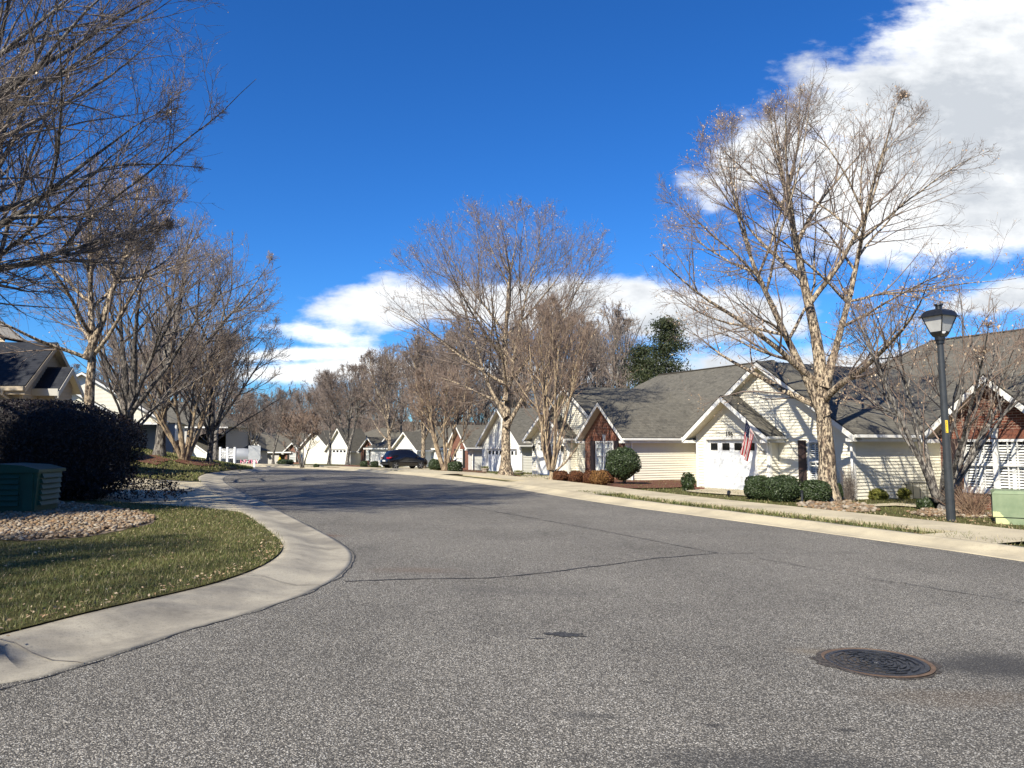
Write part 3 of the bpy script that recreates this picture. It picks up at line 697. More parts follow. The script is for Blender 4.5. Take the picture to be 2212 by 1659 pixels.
def wing(H, x0,x1,y0,y1, zb, ze, sl, wallm, xa=None, ov=.35, ovf=.45, holes=(), lap=True, ze_r=None, gutter=True, roofm='shingle', corners=True, brick_side=None, name='wall'):
    """gable wing with its ridge running back from the street"""
    brick=(wallm=='brick'); L=0 if brick or not lap else .028
    xa=(x0+x1)/2 if xa is None else xa; za=ze+sl*(xa-x0); zr=za-sl*(x1-xa)
    poly=[(x0,zb),(x1,zb),(x1,zr),(xa,za),(x0,ze)]
    b=MB(); wallface(b,poly,lambda s,z,o:(s,y0-o,z),holes,lap=L)
    H.part(b,name,M[wallm])
    for q_,zt_ in ((0,ze),(1,zr)):
        b=MB(); wallface(b,[(y0,zb),(y1,zb),(y1,zt_),(y0,zt_)],(lambda s,z,o:(x1+o,s,z)) if q_ else (lambda s,z,o:(x0-o,y0+y1-s,z)),lap=0 if (brick and not brick_side) else L or .028)
        H.part(b,'side_wall',M[brick_side or wallm])
    # roof
    t=.11; b=MB(); yf=y0-ovf; rx=za+t
    eL=(x0-ov, ze+t-sl*ov); eR=(x1+ov, zr+t-sl*ov)
    slab(b,(eL[0],yf,eL[1]),(xa,yf,rx),(xa,y1,rx),(eL[0],y1,eL[1]),.05) if False else None
    slab(b,(xa,yf,rx),(xa,y1,rx),(eL[0],y1,eL[1]),(eL[0],yf,eL[1]),.05)
    slab(b,(xa,y1,rx),(xa,yf,rx),(eR[0],yf,eR[1]),(eR[0],y1,eR[1]),.05)
    fix_uv(b)
    H.part(b,'roof',[M[roofm],M['soffit']])
    # rake boards, soffit, returns
    b=MB(); d=.20
    def rake(xa_,za_,xb_,zb_):
        for (ya,yb,dz0,dz1) in ((yf-.012,yf+.02,-.055,-.055-d),):
            a=[(xa_,ya,za_+dz0),(xa_,yb,za_+dz0),(xa_,yb,za_+dz1),(xa_,ya,za_+dz1)]; c=[(xb_,ya,zb_+dz0),(xb_,yb,zb_+dz0),(xb_,yb,zb_+dz1),(xb_,ya,zb_+dz1)]
            b.hexa(a,c)
    rake(xa,rx,eL[0],eL[1]); rake(xa,rx,eR[0],eR[1])
    for (ex,ez,xi,sg) in ((eL[0],eL[1],x0,-1),(eR[0],eR[1],x1,1)):
        za_,zb_=ez-.055-d, ez-.04
        b.box(min(ex,xi),yf+.021,za_-.012,max(ex,xi),y0-.016,za_+.10)      # boxed return
        xa0,xa1=(ex,ex+.02) if sg<0 else (ex-.02,ex)
        b.box(xa0,yf+.022,za_-.01,xa1,y1-.01,zb_-.02)                      # eave fascia
        b.box(min(ex,xi)+.021,y0,za_-.008,max(ex,xi)-.001,y1-.02,za_+.02)         # eave soffit
    H.part(b,'fascia',M['trim'])
    b=MB()
    for (ex,ez,s_) in ((eL[0],eL[1],1),(eR[0],eR[1],-1)):
        a=[(xa,yf+.02,rx-.19),(xa,y0-.002,rx-.19),(xa,y0-.002,rx-.17),(xa,yf+.02,rx-.17)]; c=[(ex,yf+.02,ez-.19),(ex,y0-.002,ez-.19),(ex,y0-.002,ez-.17),(ex,yf+.02,ez-.17)]
        b.hexa(a,c)
    H.part(b,'soffit',M['soffit'])
    if gutter:
        for (ex,ez,s_) in ((eL[0],eL[1],-1),(eR[0],eR[1],1)):
            b=MB()
            if s_<0: b.box(ex-.11,yf+.03,ez-.13,ex-.003,y1-.3,ez-.03)
            else: b.box(ex+.003,yf+.03,ez-.13,ex+.11,y1-.3,ez-.03)
            H.part(b,'gutter',M['trim'])
    if corners and not brick:
        for xx in (x0,x1):
            b=MB(); b.box(xx-.03 if xx==x0 else xx-.075, y0-.03, zb, xx+.075 if xx==x0 else xx+.03, y0+.075, (ze if xx==x0 else zr)-.02)
            H.part(b,'corner_board',M['trim'])
    return dict(za=za,rx=rx,eL=eL,eR=eR,yf=yf)
def fix_uv(b):                       # make shingle courses follow height on every sloping face
    for i,f_ in enumerate(b.f):
        P_=[Vector(b.v[j]) for j in f_]; n=(P_[1]-P_[0]).cross(P_[2]-P_[0])
        if n.length<1e-9: continue
        n.normalize()
        if abs(n.z)<.3 or abs(n.z)>.999: continue
        h=Vector((0,0,1)).cross(n).normalized(); up=n.cross(h)
        b.uv[i]=[(p_.dot(h),p_.dot(up)) for p_ in P_]
def hip(H, x0,x1,y0,y1, ze, sl, hipl=True, hipr=True, roofm='shingle', ov=0):
    """long main roof, ridge along x"""
    ym=(y0+y1)/2; run=(y1-y0)/2; zr=ze+sl*run; xl=x0+run if hipl else x0; xr=x1-run if hipr else x1
    b=MB(); A=(x0,y0,ze);B_=(x1,y0,ze);C=(x1,y1,ze);D=(x0,y1,ze);E=(xl,ym,zr);F_=(xr,ym,zr)
    b.face([A,B_,F_,E]); b.face([C,D,E,F_]); b.face([D,A,E]); b.face([B_,C,F_]); b.face([A,D,C,B_],mi=1)
    fix_uv(b); H.part(b,'roof',[M[roofm],M['soffit']])
    b=MB(); b.box(xl,ym-.12,zr-.03,xr,ym+.12,zr+.02); H.part(b,'ridge_cap',M['shingle_cap'])
M['shingle_cap']=pm('ridge cap',(.06,.052,.042),None,rough=.95)
def vents(H,pts):
    for (x,y,z,r,h) in pts:
        b=MB(); b.tube([(x,y,z-.3),(x,y,z+h)],r,8); b.tube([(x,y,z+h*.8),(x,y,z+h*.95)],r*1.7,8); H.part(b,'roof_vent',M['black'])
def window(H, x0,x1,z0,z1,y, kind='curtain', sh=None, shut='both', key=False, shm='shutter', double=False, side=None):
    """window set in a front wall at depth y; parts: window > pane, slats ; shutter ; keystone"""
    b=MB(); fr=.07; yo=y-.045; units=[(x0,(x0+x1)/2),((x0+x1)/2,x1)] if double else [(x0,x1)]
    b.box(x0-.05,yo-.02,z0-.09,x1+.05,y+.02,z0-.005)
    for (a,c) in units:
        zm=(z0+z1)/2
        b.box(a,yo,z0,a+fr,y+.05,z1); b.box(c-fr,yo,z0,c,y+.05,z1); b.box(a+fr,yo,z1-fr,c-fr,y+.05,z1); b.box(a+fr,yo,z0,c-fr,y+.05,z0+fr)
        b.box(a+fr,yo+.008,zm-.03,c-fr,y+.05,zm+.03)
        n=2 if (c-a)<.7 else 3
        for k in range(1,n):
            xm=a+fr+(c-a-2*fr)*k/n
            if kind!='slats' or True: b.box(xm-.009,yo+.022,z0+fr,xm+.009,y+.03,z1-fr)
        if kind!='slats':
            for zz in (z0+(z1-z0)*.27,z0+(z1-z0)*.76): b.box(a+fr,yo+.024,zz-.008,c-fr,y+.03,zz+.008)
    wobj=H.part(b,'window',M['trim'])
    g=MB()
    for (a,c) in units: g.face([(a+fr,y+.03 if kind!='slats' else y+.12,z0+fr),(c-fr,y+.03 if kind!='slats' else y+.12,z0+fr),(c-fr,y+.03 if kind!='slats' else y+.12,z1-fr),(a+fr,y+.03 if kind!='slats' else y+.12,z1-fr)])
    H.part(g,'pane',M['glass_dark' if kind in('slats','dark') else 'curtain'],wobj)
    if kind=='slats':
        g=MB()
        for (a,c) in units:
            xm=(a+c)/2; 
            for (s0,s1) in ((a+fr,xm-.05),(xm+.05,c-fr)):
                k=z0+fr+.05
                while k<z1-fr-.04:
                    if abs(k-(z0+z1)/2)>.05: g.hexa([(s0,y+.035,k-.022),(s1,y+.035,k-.022),(s1,y+.035,k-.012),(s0,y+.035,k-.012)],[(s0,y+.08,k+.018),(s1,y+.08,k+.018),(s1,y+.08,k+.028),(s0,y+.08,k+.028)])
                    k+=.078
            g.box(xm-.05,y+.03,z0+fr,xm+.05,y+.09,z1-fr); g.box(a+fr,y+.03,(z0+z1)/2-.05,c-fr,y+.085,(z0+z1)/2+.05)
        H.part(g,'slats',M['slat'],wobj)
    if sh:
        for sgn in ((-1,) if shut=='left' else (1,) if shut=='right' else (-1,1)):
            a=(x0-.07-sh) if sgn<0 else x1+.07
            g=MB(); g.box(a,y-.05,z0-.08,a+sh,y+.0,z1+.02); zm=(z0+z1)/2
            for (q0,q1) in ((z0,zm-.06),(zm+.02,z1-.05)):
                g.box(a+.05,y-.062,q0+.02,a+sh-.05,y-.05,q1-.02)
            H.part(g,'shutter',M[shm])
    if key:
        g=MB(); xm=(x0+x1)/2; g.hexa([(xm-.07,y-.06,z1+.03),(xm+.07,y-.06,z1+.03),(xm+.07,y+.01,z1+.03),(xm-.07,y+.01,z1+.03)],[(xm-.12,y-.06,z1+.32),(xm+.12,y-.06,z1+.32),(xm+.12,y+.01,z1+.32),(xm-.12,y+.01,z1+.32)])
        H.part(g,'keystone',M['trim'])
        g=MB(); x=x0-.25; g.box(x0-.25,y-.006,z1+.02,x1+.25,y+.01,z1+.24)
        while x<x1+.25:
            if abs(x+.03-xm)>.15: g.box(x,y-.012,z1+.02,x+.062,y+.01,z1+.24)
            x+=.074
        H.part(g,'lintel',M['foundation'])
    return wobj
def garage_door(H,x0,x1,z0,z1,y,rows=4,cols=4,mat='door_white',wins=None,style='plain'):
    b=MB(); yr=y+.12
    b.box(x0-.13,y-.028,z0,x0,y+.02,z1+.13); b.box(x1,y-.028,z0,x1+.13,y+.02,z1+.13); b.box(x0,y-.028,z1,x1,y+.02,z1+.13)
    b.box(x0-.02,y+.02,z0,x0,yr,z1); b.box(x1,y+.02,z0,x1+.02,yr,z1); b.box(x0-.02,y+.02,z1,x1+.02,yr,z1+.02)
    H.part(b,'door_frame',M['trim'])
    b=MB(); b.box(x0,yr,z0,x1,yr+.05,z1); w_=(x1-x0)/cols; h=(z1-z0)/rows; wins=range(cols) if wins is None else wins
    for r in range(rows):
        b.box(x0+.01,yr-.004,z0+h*r+.012,x1-.01,yr-.001,z0+h*(r+1)-.012)
        if r==rows-1: continue
        for c in range(cols):
            a0=x0+w_*c+.10; a1=x0+w_*(c+1)-.10; q0=z0+h*r+.11; q1=z0+h*(r+1)-.11
            b.box(a0,yr-.013,q0,a1,yr-.0041,q1); b.box(a0+.05,yr-.021,q0+.05,a1-.05,yr-.0131,q1-.05)
    d=H.part(b,'garage_door',M[mat])
    for c in wins:
        g=MB(); a0=x0+w_*c+.13; a1=x0+w_*(c+1)-.13; q0=z1-h+.10; q1=z1-.14
        g.box(a0,yr-.006,q0,a1,yr-.0042,q1); wo=H.part(g,'door_window',M['glass_dark'],d)
        g=MB(); f_=.022
        g.box(a0-f_,yr-.016,q0-f_,a1+f_,yr-.0043,q0); g.box(a0-f_,yr-.016,q1,a1+f_,yr-.0043,q1+f_); g.box(a0-f_,yr-.016,q0,a0,yr-.0043,q1); g.box(a1,yr-.016,q0,a1+f_,yr-.0043,q1)
        if style=='cross': g.box((a0+a1)/2-.012,yr-.012,q0,(a0+a1)/2+.012,yr-.0062,q1); g.box(a0,yr-.0119,(q0+q1)/2-.012,(a0+a1)/2-.012,yr-.0062,(q0+q1)/2+.012); g.box((a0+a1)/2+.012,yr-.0119,(q0+q1)/2-.012,a1,yr-.0062,(q0+q1)/2+.012)
        H.part(g,'frame',M['trim'],wo)
def downspout(H,x,y,zt,zb,sx=0,sy=-1,col='trim'):
    b=MB(); b.tube([(x-sx*.30,y,zt),(x-sx*.28,y,zt-.08),(x,y,zt-.28),(x,y,zt-.4),(x,y,zb+.12)],.045,6,sm=False); b.tube([(x,y,zb+.12),(x,y-.18,zb+.03)],.045,6,sm=False)
    H.part(b,'downspout',M[col])
def hole(x0,x1,z0,z1): return (x0,z0,x1,z1)
AZ=-27.0
def cream_unit(H, dx, full=True, slat=True, shm='shutter', cross=False, num=True, zg=-.37, dz=0):
    """garage gable in front of a taller asymmetric gable; x in frame coordinates shifted by dx"""
    zb=zg-.25+dz; zf=zg+dz
    g0,g1=-25.3+dx,-21.25+dx; d0,d1=-24.72+dx,-21.98+dx
    wing(H,g0,g1,21.6,24.5,zb,2.02+dz,.68,'siding_cream',ovf=.5,holes=[hole(d0,d1,zf,zf+2.13)],name='garage_wall')
    garage_door(H,d0,d1,zf,zf+2.13,21.6,style='cross' if cross else 'plain')
    b0,b1=-23.35+dx,-17.95+dx; w0,w1=-19.85+dx,-18.95+dx; z0,z1=.22+dz,1.70+dz
    wing(H,b0,b1,22.05,32.5,zb,3.70+dz,.66,'siding_cream',xa=-21.9+dx,ovf=.38,holes=[hole(w0,w1,z0,z1)],name='wall')
    window(H,w0,w1,z0,z1,22.05,kind='slats' if slat else 'curtain',sh=.36,shut='left',shm=shm)
    downspout(H,-17.90+dx,21.9,1.95+dz,zb+.2,sx=0); downspout(H,g1-.05,21.55,1.93+dz,zb+.2,sx=-.6)
    b=MB(); b.box(-22.3+dx,25.5,zb,b0,26,2.2+dz) ; 
    f_=MB(); f_.box(g0-.02,21.57,zb-.2,d0-.15,21.61,zf-.02); H.part(f_,'foundation',M['foundation']); f_=MB(); f_.box(b1-3.3,22.03,zb-.2,b1+.02,22.3,zf-.06); H.part(f_,'foundation',M['foundation'])
def brick_wing(H,x0,x1,yw,zg,dz,ze,sl,depth,kind,shm='shutter',shut='both',wx=.9,wz=(.28,1.70),sh=.38,side='siding_cream'):
    xm=(x0+x1)/2; wh=[hole(xm-wx,xm+wx,wz[0]+dz,wz[1]+dz)]
    wing(H,x0,x1,yw,yw+depth,zg-.3+dz,ze+dz,sl,'brick',holes=wh,ovf=.42,ov=.32,brick_side=side)
    window(H,xm-wx,xm+wx,wz[0]+dz,wz[1]+dz,yw,kind=kind,sh=sh,shut=shut,key=True,shm=shm,double=True)
    b=MB(); b.box(x1-.04,yw-.02,zg-.2+dz,x1+.03,yw+.22,ze+dz-.05); b.box(x0-.03,yw-.02,zg-.2+dz,x0+.04,yw+.22,ze+dz-.05) if False else None
    H.part(b,'corner_board',M['trim'])
# --- house 196
H=House('house','cream sided house numbered 196 with white garage door and taller gable behind','house',AZ,0,0,(-21.5,24,-.37))
cream_unit(H,0)
hip(H,-45.7,-24,24.9,36.9,2.0,.67)
# small side roof filling behind the garage, recessed wall to the right with its eave
vents(H,[(-29.9,29.6,5.0,.09,.22)])
t=text_part('house_number','196',.30,M['ink_olive'],H.e,(-23.35-H.ref[0],21.575-H.ref[1],1.955-H.ref[2]),(R_(90),0,0),.008)
b=MB(); b.box(-23.6,21.571,2.085-.27,-23.12,21.584,2.10-.27); H.part(b,'number_rule',M['ink_olive'])
# number carved plate: keep band behind it
b=MB(); b.box(-23.72,21.583,1.80,-22.98,21.588,2.09); H.part(b,'number_plate',M['siding_cream'])
b=MB(); b.lathe([(0,0),(.05,.01),(.07,.05),(.07,.10),(0,.14)],(-25.36,21.5,1.70),12); b.tube([(-25.3,21.62,1.78),(-25.36,21.5,1.78)],.02,6); H.part(b,'flood_light',M['black'])
b=MB(); b.lathe([(0,0),(.05,.01),(.055,.05),(0,.06)],(-25.40,21.43,1.73),12); H.part(b,'flood_light',M['frost'])
# --- right brick house
H=House('brick_house','red brick gabled house at the right edge with white plantation shutters in its window','house',AZ,0,0,(-13.3,24,-.42))
brick_wing(H,-14.95,-11.65,22.2,-.42,0,2.05,.86,9,'slats',shut='left',wx=.93,wz=(.26,1.72),sh=.40)
b=MB(); wallface(b,[(-17.95,-.5),(-14.9,-.5),(-14.9,2.05),(-17.95,2.05)],lambda s,z,o:(s,26.8-o,z)); H.part(b,'side_wall',M['siding_cream'])
hip(H,-28.9,2,26.6,39.4,2.0,.67)
b=MB(); b.box(-17.5,26.58,1.82,-14.9,26.62,1.99); H.part(b,'fascia',M['trim'])
b=MB(); b.box(-11.6,23.2,-.6,2,23.4,2.1); H.part(b,'wall',M['siding_cream'])
# --- brick winged house left of 196
H=House('brick_house','red brick gable with brown shutters between the two cream garages','house',AZ,0,0,(-33.15,24,-.44))
brick_wing(H,-34.0,-30.4,21.6,-.44,0,2.05,.86,9.5,'curtain',wx=.78,wz=(.26,1.72),sh=.40)
downspout(H,-30.33,21.9,1.95,-.5,sx=0)
b=MB(); wallface(b,[(-30.4,-.5),(-25.2,-.5),(-25.2,2.05),(-30.4,2.05)],lambda s,z,o:(s,26.0-o,z)); H.part(b,'wall',M['siding_cream'])
# --- second cream unit
H=House('house','cream house with carriage lamps beside its garage behind a vase shaped tree','house',AZ,0,0,(-36,24,-.5))
cream_unit(H,-14.4,slat=False,cross=True,num=False,zg=-.50)
hip(H,-48.2,-37,25.2,36,1.95,.60)
for xx in (-24.98-14.4,-21.72-14.4):
    b=MB(); b.lathe([(.0,0),(.05,.04),(.08,.22),(.10,.24),(.02,.34),(0,.36)],(xx,21.46,1.15),8); b.box(xx-.02,21.46,1.42,xx+.02,21.6,1.46); H.part(b,'carriage_lamp',M['black'])
# --- house B: white double garage and brick wing
H=House('house','white sided house with a wide double garage door behind the tall bare tree','house',-29,at(1083,958,59).x,59,(0,2,-.95))
zg=-.95
wing(H,-3.2,3.2,0,7,zg-.3,1.68,.80,'siding_white',holes=[hole(-2.45,2.45,zg,zg+2.13)],ovf=.45,name='garage_wall')
garage_door(H,-2.45,2.45,zg,zg+2.13,0,cols=8)
downspout(H,3.22,-.05,1.6,zg,sx=-.5)
brick_wing(H,-9.9,-6.3,.3,zg,-.65,2.12,.9,7,'curtain',shm='shutter_black',wx=.62,wz=(.28,1.76),sh=.36,side='siding_white')
downspout(H,-6.2,.6,1.3,zg)
b=MB(); wallface(b,[(-6.3,zg-.3),(-3.2,zg-.3),(-3.2,1.6),(-6.3,1.6)],lambda s,z,o:(s,5.5-o,z)); H.part(b,'wall',M['siding_white'])
b=MB(); wallface(b,[(3.2,zg-.3),(9,zg-.3),(9,1.6),(3.2,1.6)],lambda s,z,o:(s,4.5-o,z)); H.part(b,'wall',M['siding_cream'])
hip(H,-13,13,4,18,1.66,.42)
vents(H,[(-7,9.2,4.0,.09,.3)])
# --- more distant houses
def far_house(label,px,Y,az,ygb,wm,w_,h,sl,door=None,left=None,right=None,main=None,name='house',brickwin=False,ground=None):
    ox=at(px,958,Y).x; zg=Tz(ox,Y)+.1 if ground is None else ground; H=House(name,label,'house',az,ox,Y,(0,2,zg))
    ze=zg+h
    hs=[hole(-door/2,door/2,zg,zg+2.1)] if door else []
    if brickwin: hs=[hole(-.5,.5,zg+.7,zg+2.1)]
    wing(H,-w_/2,w_/2,0,5,zg-.4,ze,sl,wm,holes=hs,name='wall')
    if door: garage_door(H,-door/2,door/2,zg,zg+2.1,0,cols=4 if door<3.5 else 8)
    if brickwin: window(H,-.5,.5,zg+.7,zg+2.1,0,sh=.3,shm='shutter_black')
    if left: 
        b=MB(); wallface(b,[(-w_/2-left,zg-.4),(-w_/2,zg-.4),(-w_/2,ze),(-w_/2-left,ze)],lambda s,z,o:(s,2.5-o,z)); H.part(b,'wall',M[main[2] if main else wm])
    if right:
        b=MB(); wallface(b,[(w_/2,zg-.4),(w_/2+right,zg-.4),(w_/2+right,ze),(w_/2,ze)],lambda s,z,o:(s,2.5-o,z)); H.part(b,'wall',M[main[2] if main else wm])
    if main:
        hip(H,-w_/2-main[0],w_/2+main[1],2.1,2.1+main[3],ze-.02,.48)
        b=MB(); b.box(-w_/2-main[0],2.09,ze-.2,w_/2+main[1],2.11,ze-.03); H.part(b,'fascia',M['trim'])
        for (xa_,xb_) in ((-w_/2-main[0]+.4,w_/2+main[1]-.4),):
            b=MB(); wallface(b,[(2.8,zg-.4),(1.7+main[3],zg-.4),(1.7+main[3],ze),(2.8,ze)],lambda s,z,o:(xb_+o,s,z)); H.part(b,'side_wall',M[main[2]])
            b=MB(); wallface(b,[(2.8,zg-.4),(1.7+main[3],zg-.4),(1.7+main[3],ze),(2.8,ze)],lambda s,z,o:(xa_-o,4.5+main[3]-s,z)); H.part(b,'side_wall',M[main[2]])
    return H
far_house('small white gabled house directly behind the parked black car',876,93,-52,0,'siding_white',4.0,2.2,.95,door=2.5,left=7,right=9,main=(8,10,'siding_white',12))
far_house('distant house with a narrow brick gable left of the black car',837,103,-55,0,'brick',3.2,2.2,.95,brickwin=True,left=2,right=3,main=(3,3.5,'siding_white',10),name='brick_house')
far_house('distant brick gable with one bright window to the right of the far white garage',797.5,108,-60,0,'brick',2.9,2.2,1.1,brickwin=True,left=5,right=4,main=(5,4.5,'siding_white',11),name='brick_house')
far_house('distant white house whose garage door faces the bend of the road',732,110,-62,0,'siding_white',4.2,2.2,1.35,door=2.6,left=3,right=6,main=(4,7,'siding_white',13))
far_house('distant cream gabled house behind the bare shrub tree at the bend',680,114,-66,0,'siding_cream',5.4,2.3,.95,left=3,right=3,main=(3,4,'siding_cream',12))
far_house('distant brick gable with two windows at the left end of the far row',633,118,-80,0,'brick',2.6,2.3,.95,brickwin=True,left=8,right=1.2,main=(9,3,'siding_grey',12),name='brick_house',ground=-1.85)
far_house('distant white porch gable behind the blank street sign',549,118,-85,0,'siding_white',3.6,2.3,1.0,door=2.4,left=4,right=5,main=(5,6,'siding_grey',12),ground=-1.85)
far_house('distant brick gabled house behind the address sign',482,116,-88,0,'brick',3.4,2.2,.85,left=6,right=6,main=(8,8,'siding_grey',13),name='brick_house',ground=-1.85)
far_house('pale gable end showing beyond the hump of the left lawn',415,96,-75,0,'siding_white',4.5,2.2,.6,left=4,right=0,main=(6,0,'siding_grey',12),ground=-1.6)
# --- left cream house with porch (L2); its front runs toward azimuth 38
zL=1.05; YL=66; ox=at(172,958,YL).x
H=House('house','cream sided house with two stacked gables and a porch column beyond the hedge','house',70-180,ox,YL,(0,3,zL))
def z_at(py,Y): return EYE+ray(0,py)[1]*Y
zr_=z_at(806,YL); zE=z_at(912,YL+3)
wing(H,-6.3,6.3,0,14,zL-.4,zr_-6.3*.62,.62,'siding_cream',name='wall',holes=[hole(1.2,6.3,zL-.4,zL+2.35)],corners=False)
b=MB(); wallface(b,[(1.2,zL-.4),(6.3,zL-.4),(6.3,zL+2.4),(1.2,zL+2.4)],lambda s,z,o:(s,1.9-o,z)); b.face([(1.2,0,zL+2.36),(1.2,1.9,zL+2.36),(6.3,1.9,zL+2.36),(6.3,0,zL+2.36)]); H.part(b,'porch_wall',M['siding_blue'])
b=MB(); b.box(6.0,-.02,zL,6.28,.24,zL+2.36); b.box(1.2,-.05,zL+2.22,6.3,-.016,zL+2.40); H.part(b,'column',M['trim'])
wing(H,-4.9,3.9,-1.6,.1,zL-.4,z_at(842,YL-2)-4.4*.62,.62,'siding_cream',name='front_wall',corners=False,gutter=False)
b=MB(); wallface(b,[(6.3,zL-.4),(7.4,zL-.4),(7.4,zL+2.4),(6.3,zL+2.4)],lambda s,z,o:(s,2.6-o,z)); H.part(b,'wall',M['siding_blue'])
hip(H,-9,7.8,2.3,16,zL+2.45,.55)
b=MB(); wallface(b,[(2.6,zL-1.4),(15.7,zL-1.4),(15.7,zL+2.4),(2.6,zL+2.4)],lambda s,z,o:(7.4+o,s,z)); H.part(b,'side_wall',M['siding_cream'])
b=MB(); b.box(7.30,2.47,zL,7.42,2.57,zL+2.4); H.part(b,'downspout',M['trim'])
# grey house behind it
far_house('grey roofed house mostly hidden behind the left tree trunks',285,92,-95,0,'siding_grey',7,2.5,.55,left=2,right=2,main=(4,7,'siding_grey',14),ground=1.2)
# --- left shaded house (L1) facing the camera squarely
Y1=27.5; xc=at(43,958,Y1).x; zg=.75
H=House('house','shaded tan sided house with a dark roof behind the hedge at the left edge','house',-90,xc,Y1,(-2,2,zg))
def zz(py,Y): return EYE+ray(0,py)[1]*Y
ze=zz(820,Y1)
b=MB(); wallface(b,[(-9,zg-.5),(0,zg-.5),(0,ze),(-9,ze)],lambda s,z,o:(s,0-o,z)); H.part(b,'wall',M['siding_tan'])
# gable end facing right, local +x ; front-back width
gd=3.0
poly=[(0,zg-.5),(gd,zg-.5),(gd,ze),(gd/2,ze+1.45),(0,ze)]
b=MB(); wallface(b,poly,lambda s,z,o:(0+o,s,z),holes=[hole(.55,1.15,zg+.6,zg+2.0)]); H.part(b,'gable_wall',M['siding_tan'])
b=MB(); s_=1.45/(gd/2); t_=.1
slab(b,(-9,-.35,ze+t_-.35*s_),(.3,-.35,ze+t_-.35*s_),(.3,gd/2,ze+t_+1.45),(-9,gd/2,ze+t_+1.45),.06)
slab(b,(.3,gd+.35,ze+t_-.35*s_),(-9,gd+.35,ze+t_-.35*s_),(-9,gd/2,ze+t_+1.45),(.3,gd/2,ze+t_+1.45),.06); fix_uv(b); H.part(b,'roof',[M['shingle_navy'],M['soffit']])
b=MB()
for (ya,yb) in ((-.35,gd/2),(gd+.35,gd/2)):
    za_,zb_=ze+t_-.35*s_-.05,ze+t_+1.45-.05; b.hexa([(.3,ya,za_),(.325,ya,za_),(.325,ya,za_-.2),(.3,ya,za_-.2)],[(.3,yb,zb_),(.325,yb,zb_),(.325,yb,zb_-.2),(.3,yb,zb_-.2)])
H.part(b,'fascia',M['siding_tan'])
b=MB(); b.box(-9,-.47,ze-.42,.3,-.36,ze-.27); H.part(b,'gutter',M['siding_tan']); b=MB(); b.box(-9,-.355,ze-.55,.3,-.34,ze-.42); b.box(-9,-.34,ze-.55,.3,0,ze-.53); H.part(b,'eave_board',M['siding_tan'])
b=MB(); b.tube([(-.45,-.42,ze-.42),(-.45,-.42,ze-.55),(-.25,-.08,ze-.85),(-.25,-.08,zg-.4)],.055,6,sm=False); b.box(-.10,-.03,zg-.5,.03,.0,ze-.5); H.part(b,'downspout',M['siding_tan'])
b=MB(); yA,yB,q0,q1=.55,1.15,zg+.6,zg+2.0
for (a0,a1,c0,c1) in ((yA,yA+.06,q0,q1),(yB-.06,yB,q0,q1),(yA,yB,q1-.06,q1),(yA,yB,q0,q0+.06),(yA,yB,(q0+q1)/2-.025,(q0+q1)/2+.025)): b.box(-.02,a0,c0,.04,a1,c1)
for k in (.33,.66): b.box(0,yA+.6*k-.01,q0,.028,yA+.6*k+.01,q1)
wo=H.part(b,'window',M['trim']); b=MB(); b.face([(0,yA,q0),(0,yB,q0),(0,yB,q1),(0,yA,q1)]); H.part(b,'pane',M['glass_dark'],wo)
# bump-out with its own little gable facing right
bx=1.25; by0,by1=.85,1.95; bz=zz(832,Y1+1); rz_=bz+.62
b=MB(); wallface(b,[(0,zg-.5),(bx,zg-.5),(bx,bz),(0,bz)],lambda s,z,o:(s-.6,by0-o,z)); wallface(b,[(by0,zg-.5),(by1,zg-.5),(by1,bz),((by0+by1)/2,rz_),(by0,bz)],lambda s,z,o:(bx-.6+o,s,z)); H.part(b,'bay_wall',M['siding_tan'])
b=MB(); bm_=(by0+by1)/2; k_=(rz_-bz)/(bm_-by0)
slab(b,(-.9,by0-.3,bz+.1-.3*k_),(bx-.3,by0-.3,bz+.1-.3*k_),(bx-.3,bm_,rz_+.1),(-.9,bm_,rz_+.1),.05); slab(b,(bx-.3,by1+.3,bz+.1-.3*k_),(-.9,by1+.3,bz+.1-.3*k_),(-.9,bm_,rz_+.1),(bx-.3,bm_,rz_+.1),.05); fix_uv(b)
H.part(b,'bay_roof',[M['shingle_navy'],M['soffit']])
b=MB(); b.box(-.6,by0-.325,bz-.42,bx-.3,by0-.3,bz-.16)
for (ya,yb) in ((by0-.32,bm_),(by1+.32,bm_)):
    za_,zb_=bz+.05-.3*k_,rz_+.05; b.hexa([(bx-.3,ya,za_),(bx-.27,ya,za_),(bx-.27,ya,za_-.22),(bx-.3,ya,za_-.22)],[(bx-.3,yb,zb_),(bx-.27,yb,zb_),(bx-.27,yb,zb_-.22),(bx-.3,yb,zb_-.22)])
H.part(b,'bay_fascia',M['siding_grey'])
# tall rear gable
b=MB(); wallface(b,[(-16,ze-.5),(-2.9,ze-.5),(-2.9,ze+1.9),(-6,ze+4.2),(-10,ze+1.9),(-16,ze+1.0)],lambda s,z,o:(s,3.3-o,z)); H.part(b,'upper_wall',M['siding_tan'])
b=MB(); slab(b,(-2.7,4.4,ze+1.85),(-2.7,2.9,ze+1.85),(-6,2.9,ze+4.35),(-6,4.4,ze+4.35),.1); slab(b,(-10.2,2.9,ze+1.8),(-10.2,4.4,ze+1.8),(-6,4.4,ze+4.35),(-6,2.9,ze+4.35),.1); fix_uv(b); H.part(b,'upper_roof',[M['shingle_navy'],M['soffit']])
b=MB(); wallface(b,[(3.3,zg-.5),(4.4,zg-.5),(4.4,ze+1.8),(3.3,ze+1.8)],lambda s,z,o:(-2.9+o,s,z)); H.part(b,'side_wall',M['siding_tan'])
